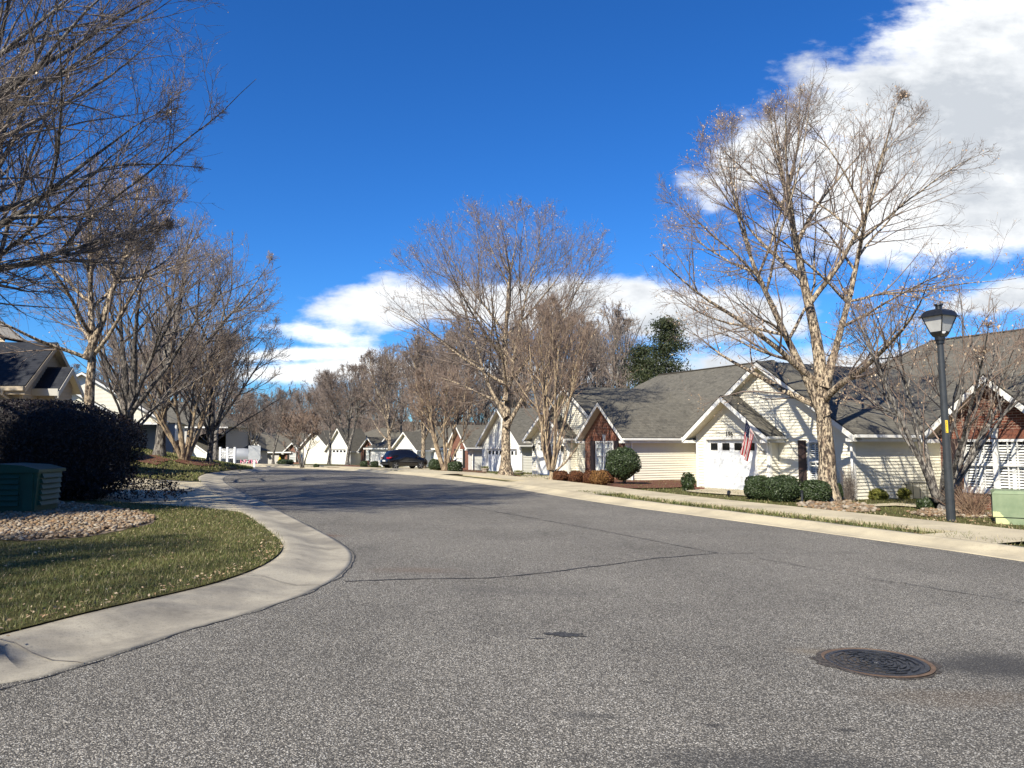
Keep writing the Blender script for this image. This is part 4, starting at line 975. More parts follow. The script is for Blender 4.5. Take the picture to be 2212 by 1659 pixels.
# ------------------------------------------------------------------ trees
def unit(a): return a/np.maximum(np.linalg.norm(a,axis=-1,keepdims=True),1e-9)
def grow(P_,D,L,K,wig,trop,r,curl=0):
    N=len(P_); pts=np.empty((N,K+1,3)); dirs=np.empty((N,K+1,3)); pts[:,0]=P_; dirs[:,0]=D; d=D.copy(); p_=P_.copy(); drift=r.standard_normal((N,3))*curl
    for k in range(K):
        d=unit(d+r.standard_normal((N,3))*wig+drift/K+np.array([0,0,1.0])*(trop[:,None]/K if isinstance(trop,np.ndarray) else trop/K)); p_=p_+d*(L/K)[:,None]; pts[:,k+1]=p_; dirs[:,k+1]=d
    return pts,dirs
def tubes(pts,rad,ns):
    N,K1,_=pts.shape; t=np.empty_like(pts); t[:,1:-1]=pts[:,2:]-pts[:,:-2]; t[:,0]=pts[:,1]-pts[:,0]; t[:,-1]=pts[:,-1]-pts[:,-2]; t=unit(t)
    ref=np.where(np.abs(t[:,:1,2:3])<.85,np.array([0,0,1.0]),np.array([1.0,0,0])); ref=np.broadcast_to(ref,t.shape)
    a=unit(np.cross(t,ref)); b=np.cross(t,a); ang=np.arange(ns)*2*np.pi/ns
    ring=pts[:,:,None,:]+rad[:,:,None,None]*(a[:,:,None,:]*np.cos(ang)[None,None,:,None]+b[:,:,None,:]*np.sin(ang)[None,None,:,None])
    V=ring.reshape(-1,3); base=(np.arange(N)*K1*ns)[:,None,None]+(np.arange(K1-1)*ns)[None,:,None]; j=np.arange(ns)[None,None,:]; j2=(j+1)%ns
    F=np.stack([base+j,base+j2,base+ns+j2,base+ns+j],-1).reshape(-1,4); return V,F
def env_dist(P_,D,c,R):
    p_=(P_-c)/R; d=D/R; A=(d*d).sum(-1); B=2*(p_*d).sum(-1); C=(p_*p_).sum(-1)-1; disc=np.maximum(B*B-4*A*C,0)
    return np.maximum((-B+np.sqrt(disc))/(2*A),.05)
def kids(pts,dirs,rad,L,m,t0,t1,a0,a1,r,flip=None):
    N,K1,_=pts.shape; t=np.sort(r.uniform(t0,t1,(N,m)),axis=1); f_=t*(K1-1); i=np.minimum(f_.astype(int),K1-2); fr=(f_-i)[...,None]; n=np.arange(N)[:,None]
    p_=pts[n,i]*(1-fr)+pts[n,i+1]*fr; d=unit(dirs[n,i+1]); rr=rad[n,i]*(1-fr[...,0])+rad[n,i+1]*fr[...,0]
    q_=unit(r.standard_normal((N,m,3))); perp=unit(q_-d*(q_*d).sum(-1,keepdims=True)); an=r.uniform(a0,a1,(N,m))[...,None]
    dd=unit(d*np.cos(an)+perp*np.sin(an)); return p_.reshape(-1,3),dd.reshape(-1,3),rr.reshape(-1),t.reshape(-1),np.repeat(L,m)
def taper(r0,r1,K): t=np.linspace(0,1,K+1)[None]; return r0[:,None]*(1-t)+r1[:,None]*t
class Tree:
    def __init__(s,seed): s.r=np.random.default_rng(seed); s.big=[]; s.small=[]; s.tips=[]
def join(lst):
    V=[];F=[];n=0
    for v,f_ in lst: V.append(v); F.append(f_+n); n+=len(v)
    return np.concatenate(V),np.concatenate(F)
def make_tree(seed, trunks, env, limbs, n2=12, n3=9, n4=6, tw=.004, leaves=0, leaf=.03, sec=.45, up=.35, l3=.9, l4=.35, flare=1.5, limb_r=.42, wig=.09, s2=(.5,1.0), lam=(.15,1.0), leaf_low=None):
    """trunks: [(x,y,[dir],length,r0,r1,K)]; limbs: (count, t0, t1, angle0, angle1); env: centre, radii"""
    T_=Tree(seed); r=T_.r; c=np.array(env[0],float); R=np.array(env[1],float)
    lim=[]
    for (p0,d0,L,r0,r1,K,trop) in trunks:
        pts,dirs=grow(np.array([p0],float),unit(np.array([d0],float)),np.array([L]),K,wig*.55,trop,r); rad=taper(np.array([r0]),np.array([r1]),K)
        if flare: 
            s_=np.array([0,.04,.1,.2]); 
            rad[0,0]*=flare; rad[0,1]*=1+(flare-1)*.12
        T_.big.append(tubes(pts,rad,10)); lim.append((pts,dirs,rad,np.array([L])))
    nl,t0,t1,a0,a1=limbs; P1=[];D1=[];R1=[]
    for pts,dirs,rad,L in lim:
        p_,d,rr,t,_=kids(pts,dirs,rad,L,nl,t0,t1,a0,a1,r)
        az=np.arange(len(p_))*2.399+r.uniform(0,6.28); pd=unit(dirs[0,np.minimum((t*(dirs.shape[1]-1)).astype(int)+1,dirs.shape[1]-1)])
        ref=np.cross(pd,np.array([.3,.2,.1])); a_=unit(ref); b_=np.cross(pd,a_); an=a1+(a0-a1)*np.clip((t-t0)/(t1-t0),0,1)+r.normal(0,.06,len(t)); perp=a_*np.cos(az)[:,None]+b_*np.sin(az)[:,None]
        d=unit(pd*np.cos(an)[:,None]+perp*np.sin(an)[:,None]); P1.append(p_);D1.append(d);R1.append(np.minimum(rr*.75,rad[0,0]/flare*limb_r*(1.1-.6*t)))
        e_=pts[:,-1]; P1.append(e_); D1.append(dirs[:,-1]); R1.append(rad[:,-1])
    P1=np.concatenate(P1);D1=np.concatenate(D1);R1=np.concatenate(R1); L1=env_dist(P1,D1,c,R)*r.uniform(.85,1.05,len(P1)); K=12
    pts1,dirs1=grow(P1,D1,L1,K,wig*.8,up,r,.25); rad1=taper(R1,np.full(len(R1),tw*1.3),K)
    big=L1>0; T_.big.append(tubes(pts1,rad1,6))
    # secondary
    p_,d,rr,t,_=kids(pts1,dirs1,rad1,L1,n2,.12,.95,.35,.85,r); LL=np.minimum(env_dist(p_,d,c,R)*r.uniform(s2[0],s2[1],len(p_)),np.repeat(L1,n2)*sec*(1.15-.6*t)+.3); K=8
    r2=np.minimum(rr*.6,.006+LL*.009); r2=np.maximum(r2,tw*1.2)
    pts2,dirs2=grow(p_,d,LL,K,wig*1.1,up*1.1,r,.2); rad2=taper(r2,np.full(len(r2),tw*1.1),K); T_.small.append(tubes(pts2,rad2,4))
    # tertiary
    p_,d,rr,t,_=kids(pts2,dirs2,rad2,LL,n3,.1,1.0,.35,.95,r); L3=np.repeat(LL,n3)*.42*(1.1-.55*t)*r.uniform(.5,1.3,len(p_))+.10; L3=np.minimum(L3,l3); K=5
    pts3,dirs3=grow(p_,d,L3,K,wig*1.3,up*.9,r,.15); rad3=taper(np.minimum(rr*.7,tw*1.5),np.full(len(p_),tw*.8),K); T_.small.append(tubes(pts3,rad3,3))
    # twigs
    p_,d,rr,t,_=kids(pts3,dirs3,rad3,L3,n4,.1,1.0,.4,1.0,r); L4=np.minimum(np.repeat(L3,n4)*.5*r.uniform(.4,1.3,len(p_))+.05,l4); K=2
    pts4,dirs4=grow(p_,d,L4,K,wig*1.5,up*.5,r); rad4=taper(np.full(len(p_),tw),np.full(len(p_),tw*.6),K); T_.small.append(tubes(pts4,rad4,3))
    lf=None
    if leaves:
        pool=np.concatenate([pts4[:,-1],pts3[:,-1]]); 
        if leaf_low is not None:
            w_=np.exp(-np.maximum(pool[:,2]-leaf_low,0)/1.6)+.12; w_*= (np.sin(pool[:,0]*1.3)+np.cos(pool[:,1]*1.1+pool[:,2])+1.6).clip(.05)
            k=r.choice(len(pool),min(leaves,len(pool)*2),p=w_/w_.sum())
        else: k=r.integers(0,len(pool),leaves)
        c0=pool[k]+r.normal(0,.012,(len(k),3)); a=r.standard_normal((len(k),3))*.35; a[:,2]-=1; a=unit(a); b=unit(np.cross(a,r.standard_normal((len(k),3)))); s_=(leaf*r.uniform(.5,1.3,len(k)))[:,None]
        V=np.stack([c0,c0+a*s_*.5+b*s_*.35,c0+a*s_,c0+a*s_*.5-b*s_*.35],1).reshape(-1,3); lf=(V,np.arange(len(V)).reshape(-1,4))
    return T_,lf
def tree_meshes(T_,lf,barkm,twigm,leafm='dryleaf',name='tree'):
    V,F=join(T_.big); mb=np_mesh('trunk',V,F,[M[barkm]],smooth=True)
    V,F=join(T_.small); mi=np.zeros(len(F),int)
    if lf is not None: F=np.concatenate([F,lf[1]+len(V)]); V=np.concatenate([V,lf[0]]); mi=np.concatenate([mi,np.ones(len(lf[1]),int)])
    mc=np_mesh('crown',V,F,[M[twigm],M[leafm]],mi=mi); return mb,mc
def place_tree(meshes,loc,label,rz=0,s=1,group=None,cat='tree',name='bare_tree',sz=None):
    e=empty(name,loc,label,cat,rz,group); e.scale=(s,s,sz or s)
    for n_,m in zip(('trunk','crown'),meshes):
        o=bpy.data.objects.new(n_,m); link(o,e)
    return e
def gp3(px,py,off=.09): v=G3(px,py,off); return v
def vert_scale(px,py_base,py_top): # height of something whose base is at (px,py_base)
    x,y=P(px,py_base,.09); return y, (EYE+ray(px,py_top)[1]*y)-Tz(x,y)
# 1 big right tree
b0=gp3(1788,1084); 
t=make_tree(11,[((0,0,-.15),(.02,0,1),12.6,.28,.02,16,.15),((0,0,2.7),(-.55,.1,1),9.0,.14,.012,12,.25),((0,0,3.6),(.30,-.15,1),9.0,.12,.012,12,.3)],((.0,0,6.8),(6.2,5.2,6.6)),(12,.20,.88,.40,1.15),n2=12,n3=7,n4=4,tw=.0036,leaves=5200,leaf=.055,wig=.07,up=.20,leaf_low=3.4,flare=1.75,limb_r=.44)
place_tree(tree_meshes(*t,'bark_peel','twig'),b0,'big spreading bare tree with peeling cream bark in front of the house numbered 196')
# 2 tall middle tree
b0=gp3(1093,1029)
h_=vert_scale(1093,1029,432); print('mid tree depth/height',h_)
t=make_tree(22,[((0,0,-.1),(.0,0,1),15.2,.33,.02,18,.1),((0,0,4.6),(.25,.1,1),9.5,.15,.012,12,.3),((0,0,3.6),(-.55,.1,1),9,.13,.012,12,.4),((0,0,3.0),(.65,-.1,1),7,.14,.012,12,.5)],((0,0,8.9),(9.2,6.5,8.6)),(12,.26,.9,.35,1.10),n2=12,n3=6,n4=4,tw=.005,wig=.07,leaves=3000,leaf=.07,up=.2,flare=1.8,limb_r=.38,l3=1.3,l4=.5)
place_tree(tree_meshes(*t,'bark_peel','twig'),b0,'tall bare tree with a thick pale trunk in front of the white double garage',s=max(.6,h_[1]/17.3))
# 3 giant left tree, trunk outside the frame
t=make_tree(33,[((0,0,-.1),(.1,0,1),13.5,.30,.02,16,.1),((0,0,2.6),(.35,.15,1),11,.19,.012,14,.3),((0,0,2.8),(.6,-.1,1),9.5,.16,.012,14,.35),((0,0,3.2),(.15,.4,1),10,.15,.012,14,.3),((0,0,2.4),(-.4,.1,1),9,.15,.012,14,.3),((0,0,3.0),(1,.1,.75),7,.12,.012,14,.25),((0,0,3.2),(.8,.7,.8),7,.11,.012,14,.25)],((.5,0,8.9),(6.3,6.2,6.3)),(12,.2,.9,.35,1.0),n2=12,n3=7,n4=4,tw=.0036,leaves=2200,leaf=.04,up=.28,limb_r=.5)
giant=tree_meshes(*t,'bark_grey','twig_dark')
place_tree(giant,(-12.5,13.5,.3),'giant dark bare tree whose long limbs reach in from the left edge')
place_tree(giant,(-11.5,-1.5,.2),'unseen bare tree added behind the view to dapple the left lawn with shade',2.2,.72)  # second copy, out of view, added so its shadow dapples the near lawn
# left row
def spec(px,pb,pt,seed,label,barkm,twigm,trunks,env,limbs,H0,**k):
    b0=gp3(px,pb); y,h=vert_scale(px,pb,pt); s=h/H0
    t=make_tree(seed,trunks,env,limbs,**k); e=place_tree(tree_meshes(*t,barkm,twigm),b0,label,s=s); print(label[:30],'Y=%.1f h=%.1f'%(y,h)); return e
p2=at(180,958,24.5); 
t=make_tree(44,[((0,0,-.2),(.02,0,1),9.4,.21,.02,14,.1),((.0,0,4.0),(.30,.1,1),6.2,.13,.012,10,.2)],((0,0,6.3),(4.6,4.4,4.2)),(13,.42,.9,.35,1.1),n2=10,n3=6,n4=3,tw=.0045,leaves=3200,leaf=.045,flare=1.3,leaf_low=4.6)
place_tree(tree_meshes(*t,'bark_peel','twig'),(p2.x,24.5,Tz(p2.x,24.5)+.1),'bare tree with thick flaking two stemmed trunk just behind the hedge')
p3=at(268,958,32)
t=make_tree(45,[((0,0,-.2),(.02,0,1),2.5,.20,.16,6,0),((0,0,2.0),(-.12,.1,1),7.4,.15,.012,10,.2),((0.03,0,2.1),(.35,0,1),7,.13,.012,10,.25),((0,0,2.2),(.75,.1,1),7,.12,.012,10,.5),((0,0,2.6),(-.5,.1,1),6,.09,.012,10,.5)],((.3,0,6.4),(5.2,4.8,3.9)),(7,.4,.9,.35,.9),n2=8,n3=5,n4=3,tw=.0045,leaves=900,leaf=.045)
place_tree(tree_meshes(*t,'bark_dark','twig_dark'),(p3.x,32,Tz(p3.x,32)+.1),'dark barked bare tree forking low, with a small black birdhouse on its trunk')
spec(344,984,470,46,'bare tree with pale lower trunk in a dark ring of mulch on the left lawn','bark_grey','twig_dark',[((0,0,-.1),(.03,0,1),3.0,.20,.15,6,0),((0,0,2.6),(.0,.1,1),6.8,.12,.012,10,.2),((0,0,2.5),(.9,0,1),6.6,.12,.012,10,.45),((0,0,2.4),(-.7,.1,1),5.5,.10,.012,10,.5)],((.2,0,6.2),(4.8,4.4,3.7)),(7,.4,.9,.35,.95),9.8,n2=8,n3=5,n4=3,tw=.0055,leaves=900,leaf=.05)
def crape(px,pb,pt,seed,label,barkm='bark_tan',twigm='twig_red',n=7,rad=2.0,h=6.0,tw=.007,r0=.07,n2=7,n3=4,n4=3,leaves=0,spread=.35,up=.55,lowfork=0,leaf=.05):
    r=random.Random(seed); tr=[]
    for k in range(n):
        a=k*6.283/n+r.random()*.5; q_=spread*(.6+r.random()*.7); tr.append(((.10*math.cos(a),.10*math.sin(a),-.05 if not lowfork else lowfork*.55),(q_*math.cos(a),q_*math.sin(a),1),h*(.75+.25*r.random()),r0*(.75+.5*r.random()),.010,10,.2))
    if lowfork: tr.insert(0,((0,0,-.1),(0,0,1),lowfork+.25,r0*2.0,r0*.95,5,0))
    return spec(px,pb,pt,seed,label,barkm,twigm,tr,((0,0,h*.62),(rad,rad,h*.42)),(5,.3,.92,.25,.7),h,n2=n2,n3=n3,n4=n4,tw=tw,leaves=leaves,leaf=leaf,flare=1.25,up=up,limb_r=.5)
crape(398,994,700,51,'smooth tan multi stemmed crape myrtle on the left lawn','bark_tan','twig',8,2.6,6.5,.0055,.085,n2=6,n3=4,n4=2)
spec(452,999,640,52,'small dark bare tree forking low, left of the white address sign','bark_dark','twig_dark',[((0,0,-.1),(.03,0,1),1.9,.17,.13,6,0),((0,0,1.7),(.0,.1,1),6.8,.10,.012,10,.2),((0,0,1.6),(.8,0,1),6.2,.10,.012,10,.45),((0,0,1.6),(-.7,.1,1),5.5,.09,.012,10,.5)],((.2,0,5.6),(4.6,4.2,4.1)),(7,.35,.9,.35,.95),9.6,n2=7,n3=5,n4=3,tw=.007,leaves=500,leaf=.06)
def treeY(px,Y,ptop,meshes,H0,label,group=None,rz=0,off=.05):
    x=at(px,958,Y).x; z=Tz(x,Y)+off; h=(EYE+ray(px,ptop)[1]*Y)-z; return place_tree(meshes,(x,Y,z),label,rz,h/H0,group)
# generic variants for far trees
VAR=[]
for k,(H0,rx,lim,nt) in enumerate(((11,3.9,(11,.22,.9,.3,.95),2),(12,3.4,(12,.3,.9,.3,.8),1),(10,4.3,(11,.18,.9,.4,1.05),3),(13,3.2,(13,.35,.93,.3,.75),1))):
    tr=[((0,0,-.1),(.03,0,1),H0*.92,.2,.03,14,.1)]+[((0,0,H0*(.22+.06*j)),(.4*math.cos(j*2.3+k),.4*math.sin(j*2.3+k),1),H0*.62,.10,.015,10,.25) for j in range(nt)]
    t=make_tree(60+k,tr,((0,0,H0*.58),(rx,rx,H0*.44)),lim,n2=8,n3=5,n4=3,tw=.011,leaves=0,up=.32,l3=1.4,l4=.7)
    VAR.append((tree_meshes(*t,'bark_grey','twig'),H0))
    if k==0: VARB=(tree_meshes(*t,'bark_peel','twig'),H0)
treeY(465,58,700,VAR[0][0],11,'pale trunked bare tree standing behind the small dark tree by the address sign',rz=1)
crape(500,1000,830,53,'short multi stemmed bare tree just right of the address sign','bark_grey','twig',6,2.4,5,.012,.08,spread=.6)
treeY(546,100,850,VAR[2][0],10,'low forked bare tree in front of the white porch gable',rz=2)
treeY(591,92,840,VAR[1][0],12,'slim bare street tree left of the yellow hydrant',rz=.4)
crape(652,1009,890,54,'fine twigged bare shrub tree beside the distant brick gable','bark_grey','twig_red',7,2.2,5,.016,.06,leaves=0)
treeY(711,100,815,VAR[1][0],12,'bare street tree just left of the far white garage',rz=2.5)
treeY(751,92,790,VAR[2][0],10,'forked bare street tree just right of the far white garage',rz=.9)
treeY(842,80,745,VARB[0],11,'bare street tree directly behind the rear of the black car',rz=1.9)
treeY(915,70,725,VARB[0],11,'pale barked bare tree in front of the black car',rz=4.4)
crape(961,1017,790,55,'reddish bare crape myrtle just right of the black car','bark_tan','twig_red',8,2.4,6.2,.009,.08,n2=7,n3=4,n4=3,spread=.28)
crape(1191,1039,655,56,'narrow vase shaped bare crape myrtle before the carriage lamp garage','bark_tan','twig_red',7,2.5,8.0,.006,.070,n2=7,n3=4,n4=3,lowfork=.9,spread=.22,up=.7)
crape(2033,1104,625,57,'low forking bare tree with hanging brown leaves between the lamp post and the brick house','bark_grey','twig_red',6,2.9,5.6,.004,.055,n2=6,n3=4,n4=3,lowfork=.45,spread=.62,up=.35,leaves=900,leaf=.05)
# pine behind the roofs
def conifer(seed,H_,R0,nclump,nl,ls,low=.25,mat='pine'):
    r=np.random.default_rng(seed); tr=tubes(*[a for a in (lambda pd:(pd[0],taper(np.array([.22]),np.array([.04]),10)))(grow(np.array([[0,0,-.2]]),np.array([[0,0,1.0]]),np.array([H_]),10,.03,0,r))],8)
    u=r.uniform(0,1,nclump)**.8; z=H_*(low+(1-low)*u); rr=R0*np.clip(1.15-u,.12,1)*r.uniform(.35,1.1,nclump); a=r.uniform(0,6.28,nclump); C=np.stack([np.cos(a)*rr,np.sin(a)*rr,z],-1)
    br=[]; st=np.stack([np.zeros(nclump),np.zeros(nclump),z-rr*.25],-1); pts=st[:,None]+(C-st)[:,None]*np.linspace(0,1,4)[None,:,None]; br=tubes(pts,np.tile(np.linspace(.05,.012,4),(nclump,1)),4)
    k=r.integers(0,nclump,nl); c=C[k]+r.normal(0,1,(nl,3))*np.array([.55,.55,.26])*R0/3.2; d=unit(r.standard_normal((nl,3))+np.array([0,0,.4])); s_=unit(np.cross(d,r.standard_normal((nl,3)))); l=(ls*r.uniform(.6,1.4,nl))[:,None]
    V=np.stack([c-s_*l*.22,c+s_*l*.22,c+d*l],1).reshape(-1,3); F=np.arange(len(V)).reshape(-1,3)
    tV,tF=join([tr,br]); mt=np_mesh('trunk',tV,tF,[M['bark_dark']],smooth=True); mc=np_mesh('crown',V,F,[M[mat]]); return mt,mc
cf=conifer(5,14,3.5,62,12000,.24,.30)
treeY(1448,86,706,cf,13.5,'broad dark green evergreen rising behind the long grey roof',rz=1)
treeY(1392,96,762,cf,13.5,'smaller dark evergreen just left of the broad one behind the roofs',rz=3)
cy=conifer(9,8,1.9,260,42000,.16,.02,'hedge')  # unseen evergreens, added off frame to shade hedge, utility box and left house
for (x_,y_,s_) in ((-12.7,9.4,.95),(-14.6,11.2,1.05),(-24.6,18.5,1.6),(-28.0,20,1.7),(-32,21,1.7)):
    place_tree(cy,(x_,y_,Tz(x_,y_)),'unseen dense evergreen added outside the left edge to shade the hedge and left house',x_,s_,'unseen evergreens added for shade',name='shade_evergreen')
# woods: many copies
r=random.Random(5)
WV=[]
for k,(H0,rx,wd) in enumerate(((15,3.0,.0),(16,2.6,0),(14,3.4,0),(15,2.8,0),(13,3.3,0))):
    tr=[((0,0,-.1),(.03*(k-2),0,1),H0*.95,.19,.03,12,.05)]
    t=make_tree(80+k,tr,((0,0,H0*.62),(rx,rx,H0*.40)),(16,.25,.95,.3,.75),n2=7,n3=5,n4=3,tw=.014,leaves=0,up=.35,l3=1.6,l4=.8,flare=1.2)
    WV.append((tree_meshes(*t,'bark_grey','twig_wood'),H0))
n_=0
def wood(px0,px1,n,Y0,Y1,t0,t1,label,group,seed):
    """bare trees standing in a belt; t0..t1 = picture rows their tops reach"""
    q_=random.Random(seed)
    for i in range(n):
        px=px0+(px1-px0)*(i+q_.random())/n; Y=Y0+(Y1-Y0)*q_.random(); tt=np.interp(px,[a for a,_ in t0],[b for _,b in t0])+q_.uniform(-14,t1)
        m_,H0=WV[q_.randrange(len(WV))]; treeY(px,Y,tt,m_,H0,label,group,rz=q_.random()*6.28)
wood(815,1470,46,95,135,[(815,800),(870,735),(960,690),(1080,668),(1200,640),(1290,655),(1345,665),(1400,745),(1470,800)],60,'bare woodland tree standing behind the right row of houses','woodland trees behind the right row',1)
wood(560,840,40,150,215,[(560,880),(600,840),(660,815),(720,812),(800,790),(840,780)],45,'bare woodland tree on the far slope beyond the bend','woodland trees beyond the bend',2)
wood(-40,560,44,105,170,[(-40,810),(100,800),(200,770),(300,700),(400,650),(480,700),(560,820)],110,'bare woodland tree behind the houses on the left','woodland trees behind the left houses',3)
wood(560,1300,56,125,160,[(560,905),(640,890),(720,880),(860,830),(1000,790),(1300,780)],55,'low bare tree filling the wooded slope behind the far houses','lower woodland trees behind the far houses',4)
wood(1480,2260,14,70,110,[(1480,840),(1700,830),(1950,820),(2260,800)],20,'bare tree hidden low behind the right hand roofs','trees behind the right hand roofs',5)
# underbrush mass
def brush(poly,n,h,label,seed,mat='twig_wood',wd=.03):
    xs=[p_[0] for p_ in poly]; ys=[p_[1] for p_ in poly]; r=np.random.default_rng(seed); X=r.uniform(min(xs),max(xs),n*3); Y=r.uniform(min(ys),max(ys),n*3); k=inpoly(X,Y,poly); X,Y=X[k][:n],Y[k][:n]; n=len(X)
    D=unit(np.stack([r.normal(0,.35,n),r.normal(0,.35,n),np.ones(n)],-1)); pts,_=grow(np.stack([X,Y,T(X,Y)-.2+r.uniform(0,1,n)*h*.6],-1),D,h*r.uniform(.3,1,n),3,.25,0,r)
    V,F=tubes(pts,taper(np.full(n,wd),np.full(n,wd*.5),3),3); o=bpy.data.objects.new('underbrush',np_mesh('underbrush',V,F,[M[mat]])); link(o); tag(o,label,'underbrush',kind='stuff')
brush([(-110,128),(40,128),(60,150),(-130,165)],26000,6.5,'tangled bare underbrush on the wooded slope behind the far houses',3)
brush([(-85,95),(-48,100),(-60,128),(-110,120)],12000,5.5,'bare underbrush behind the left houses',4)
# ------------------------------------------------------------------ shrubs
def shrub(name,loc,rx,ry,rz_,mat,n,ls,label,seed,cat='shrub',pw=2.6,core=.86,flat=.0,group=None,stem=0,rot=0,lump=.12,top=None):
    r=np.random.default_rng(seed); e=empty(name,loc,label,cat,rot,group)
    bm=bmesh.new(); bmesh.ops.create_icosphere(bm,subdivisions=4,radius=1); V=np.array([v.co[:] for v in bm.verts]); F=np.array([[v.index for v in f_.verts] for f_ in bm.faces]); bm.free()
    sup=lambda d: d/((np.abs(d)**pw).sum(-1,keepdims=True)**(1/pw))
    ph=r.uniform(0,6,6)
    def lumps(d): return 1+lump*(np.sin(d[:,0]*5+ph[0])*np.cos(d[:,1]*4+ph[1])+.6*np.sin(d[:,2]*6+ph[2]+d[:,0]*3)+.4*np.sin(d[:,1]*9+ph[3]))[:,None]*.7
    Rv=np.array([rx,ry,rz_]); C=np.array([0,0,rz_*(1-flat)+stem])
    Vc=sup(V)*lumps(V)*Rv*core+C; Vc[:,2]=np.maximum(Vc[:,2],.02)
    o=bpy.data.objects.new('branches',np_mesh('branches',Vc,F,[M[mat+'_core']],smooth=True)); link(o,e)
    d=unit(r.standard_normal((n,3))); dep=1-np.abs(r.normal(0,.055,n))+r.normal(0,.012,n); c=sup(d)*lumps(d)*Rv*dep[:,None]+C; k=c[:,2]>0.0; c,d=c[k],d[k]; n=len(c)
    nn=unit(d+r.normal(0,.7,(n,3))); a=unit(np.cross(nn,r.standard_normal((n,3)))); b=np.cross(nn,a); s_=(ls*r.uniform(.55,1.3,n))[:,None]
    Vq=np.stack([c-a*s_,c-b*s_*.5,c+a*s_,c+b*s_*.5],1).reshape(-1,3)
    o=bpy.data.objects.new('foliage',np_mesh('foliage',Vq,np.arange(len(Vq)).reshape(-1,4),[M[mat]])); link(o,e)
    if stem:
        b_=MB(); b_.tube([(0,0,-.1),(.02,0,stem*.6),(0,.02,stem+.2)],[.05,.045,.04],7); b_.tube([(0.03,0,-.1),(.10,0.03,stem*.6),(.14,.02,stem+.2)],[.035,.03,.03],7); b_.build('stem',M['bark_dark'],e)
    return e
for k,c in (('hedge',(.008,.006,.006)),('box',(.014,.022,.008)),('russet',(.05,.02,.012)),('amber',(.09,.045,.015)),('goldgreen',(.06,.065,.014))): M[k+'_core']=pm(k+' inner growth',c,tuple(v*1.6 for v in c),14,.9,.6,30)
def shpx(name,cx,base,w_,h_,mat,label,seed,ls=.03,n=5000,dep=None,**k):
    g=gp3(cx,base); Y=g.y; rx=w_/2/FPX*Y; rz_=h_/2/FPX*Y; return shrub(name,(g.x,g.y+rx*.0,g.z-.02),rx,dep or rx,rz_,mat,n,ls,label,seed,**k)
# big hedge (left) : long box-like mound
g=at(100,958,19.2); hz=Tz(g.x,19.2)+.05
shrub('hedge',(at(60,958,19.4).x,19.4,hz-.10),2.6,1.55,1.27,'hedge',46000,.034,'large black green hedge behind the dark green utility box','9' and 9,'hedge',pw=3.2,core=.86,lump=.07)
e=bpy.context.scene.objects['hedge']
rr=np.random.default_rng(4)      # loose twigs at its lower right
n=170; x0=at(250,958,18.6).x; P0=np.stack([rr.uniform(-1.2,1.5,n)+at(235,958,18.2).x-.1,rr.uniform(17.9,18.9,n),hz+rr.uniform(.10,.75,n)],-1); D0=unit(np.stack([rr.uniform(.1,1.2,n),rr.uniform(-.8,.2,n),rr.uniform(-.5,.35,n)],-1)); pts,_=grow(P0-np.array([.2,-.2,0]),D0,rr.uniform(.3,.65,n),4,.15,-.1,rr); V,F=tubes(pts,taper(np.full(n,.006),np.full(n,.003),4),3)
k=rr.integers(0,n,2600); c=pts[k,rr.integers(1,5,2600)]+rr.normal(0,.045,(2600,3)); a=unit(rr.standard_normal((2600,3))); b=unit(np.cross(a,rr.standard_normal((2600,3)))); s_=.034*rr.uniform(.6,1.2,(2600,1)); Vq=np.stack([c-a*s_,c-b*s_*.5,c+a*s_,c+b*s_*.5],1).reshape(-1,3)
Va=np.concatenate([V,Vq])-np.array(e.location); o=bpy.data.objects.new('loose_twigs',np_mesh('loose_twigs',Va,np.concatenate([F,np.arange(len(Vq)).reshape(-1,4)+len(V)]),[M['hedge']])); link(o,e)
shpx('shrub',1231,1022,54,39,'box','round clipped shrub on a stem left of the brick gable',21,.04,3600,stem=.30,pw=2.4)
shpx('shrub',1346,1047,72,66,'box','large round clipped shrub on a short trunk right of the brick gable',22,.04,6500,stem=.28,pw=2.3)
sp=bpy.context.scene.objects
for i,(cx,base,w_,h_,m_,lb) in enumerate(((1211,1041,34,25,'russet','leftmost of the low reddish brown shrubs below the brick gable'),(1245,1043,34,27,'russet','second reddish brown shrub from the left below the brick gable'),(1272,1046,26,30,'russet','reddish brown shrub between the mounded ones under the brick gable window'),(1296,1050,40,36,'amber','amber orange rounded shrub nearest the road in front of the brick gable'),(1313,1046,26,28,'russet','small reddish shrub tucked between the amber one and the round clipped one'))):
    shpx('shrub',cx,base,w_,h_,m_,lb,30+i,.035,2600,pw=2.2)
for i,(cx,base,w_,h_,lb) in enumerate(((1640,1079,58,52,'leftmost dark boxwood mound in front of house 196'),(1690,1083,78,56,'widest dark boxwood mound in front of house 196, partly before its shutter'),(1762,1086,58,50,'dark boxwood mound behind the foot of the big bare tree'),(1803,1084,30,42,'boxwood edge showing right of the big bare tree trunk'))):
    shpx('shrub',cx,base,w_,h_,'box',lb,40+i,.032,6000,pw=2.7)
shpx('shrub',1487,1060,26,36,'box','loose leafy shrub at the left corner of house 196',50,.05,1300,core=.6,lump=.3); shpx('shrub',1492,1034,20,32,'box','small upright shrub against the left corner board of house 196',51,.05,900)
for i,(cx,base,w_,h_,lb) in enumerate(((1867,1084,34,18,'yellow green low shrub nearest the corner right of the big tree'),(1905,1083,36,15,'middle yellow green low shrub along the siding wall'),(1945,1082,40,20,'yellow green low shrub nearest the brick house'))):
    g=at(cx,base,27.2); shrub('shrub',(g.x,27.2-(1 if i==0 else 0),Tz(g.x,27)+.05),w_/2/FPX*27,.35,h_/2/FPX*27+.05,'goldgreen',1600,.04,lb,60+i,pw=2.2,lump=.25)
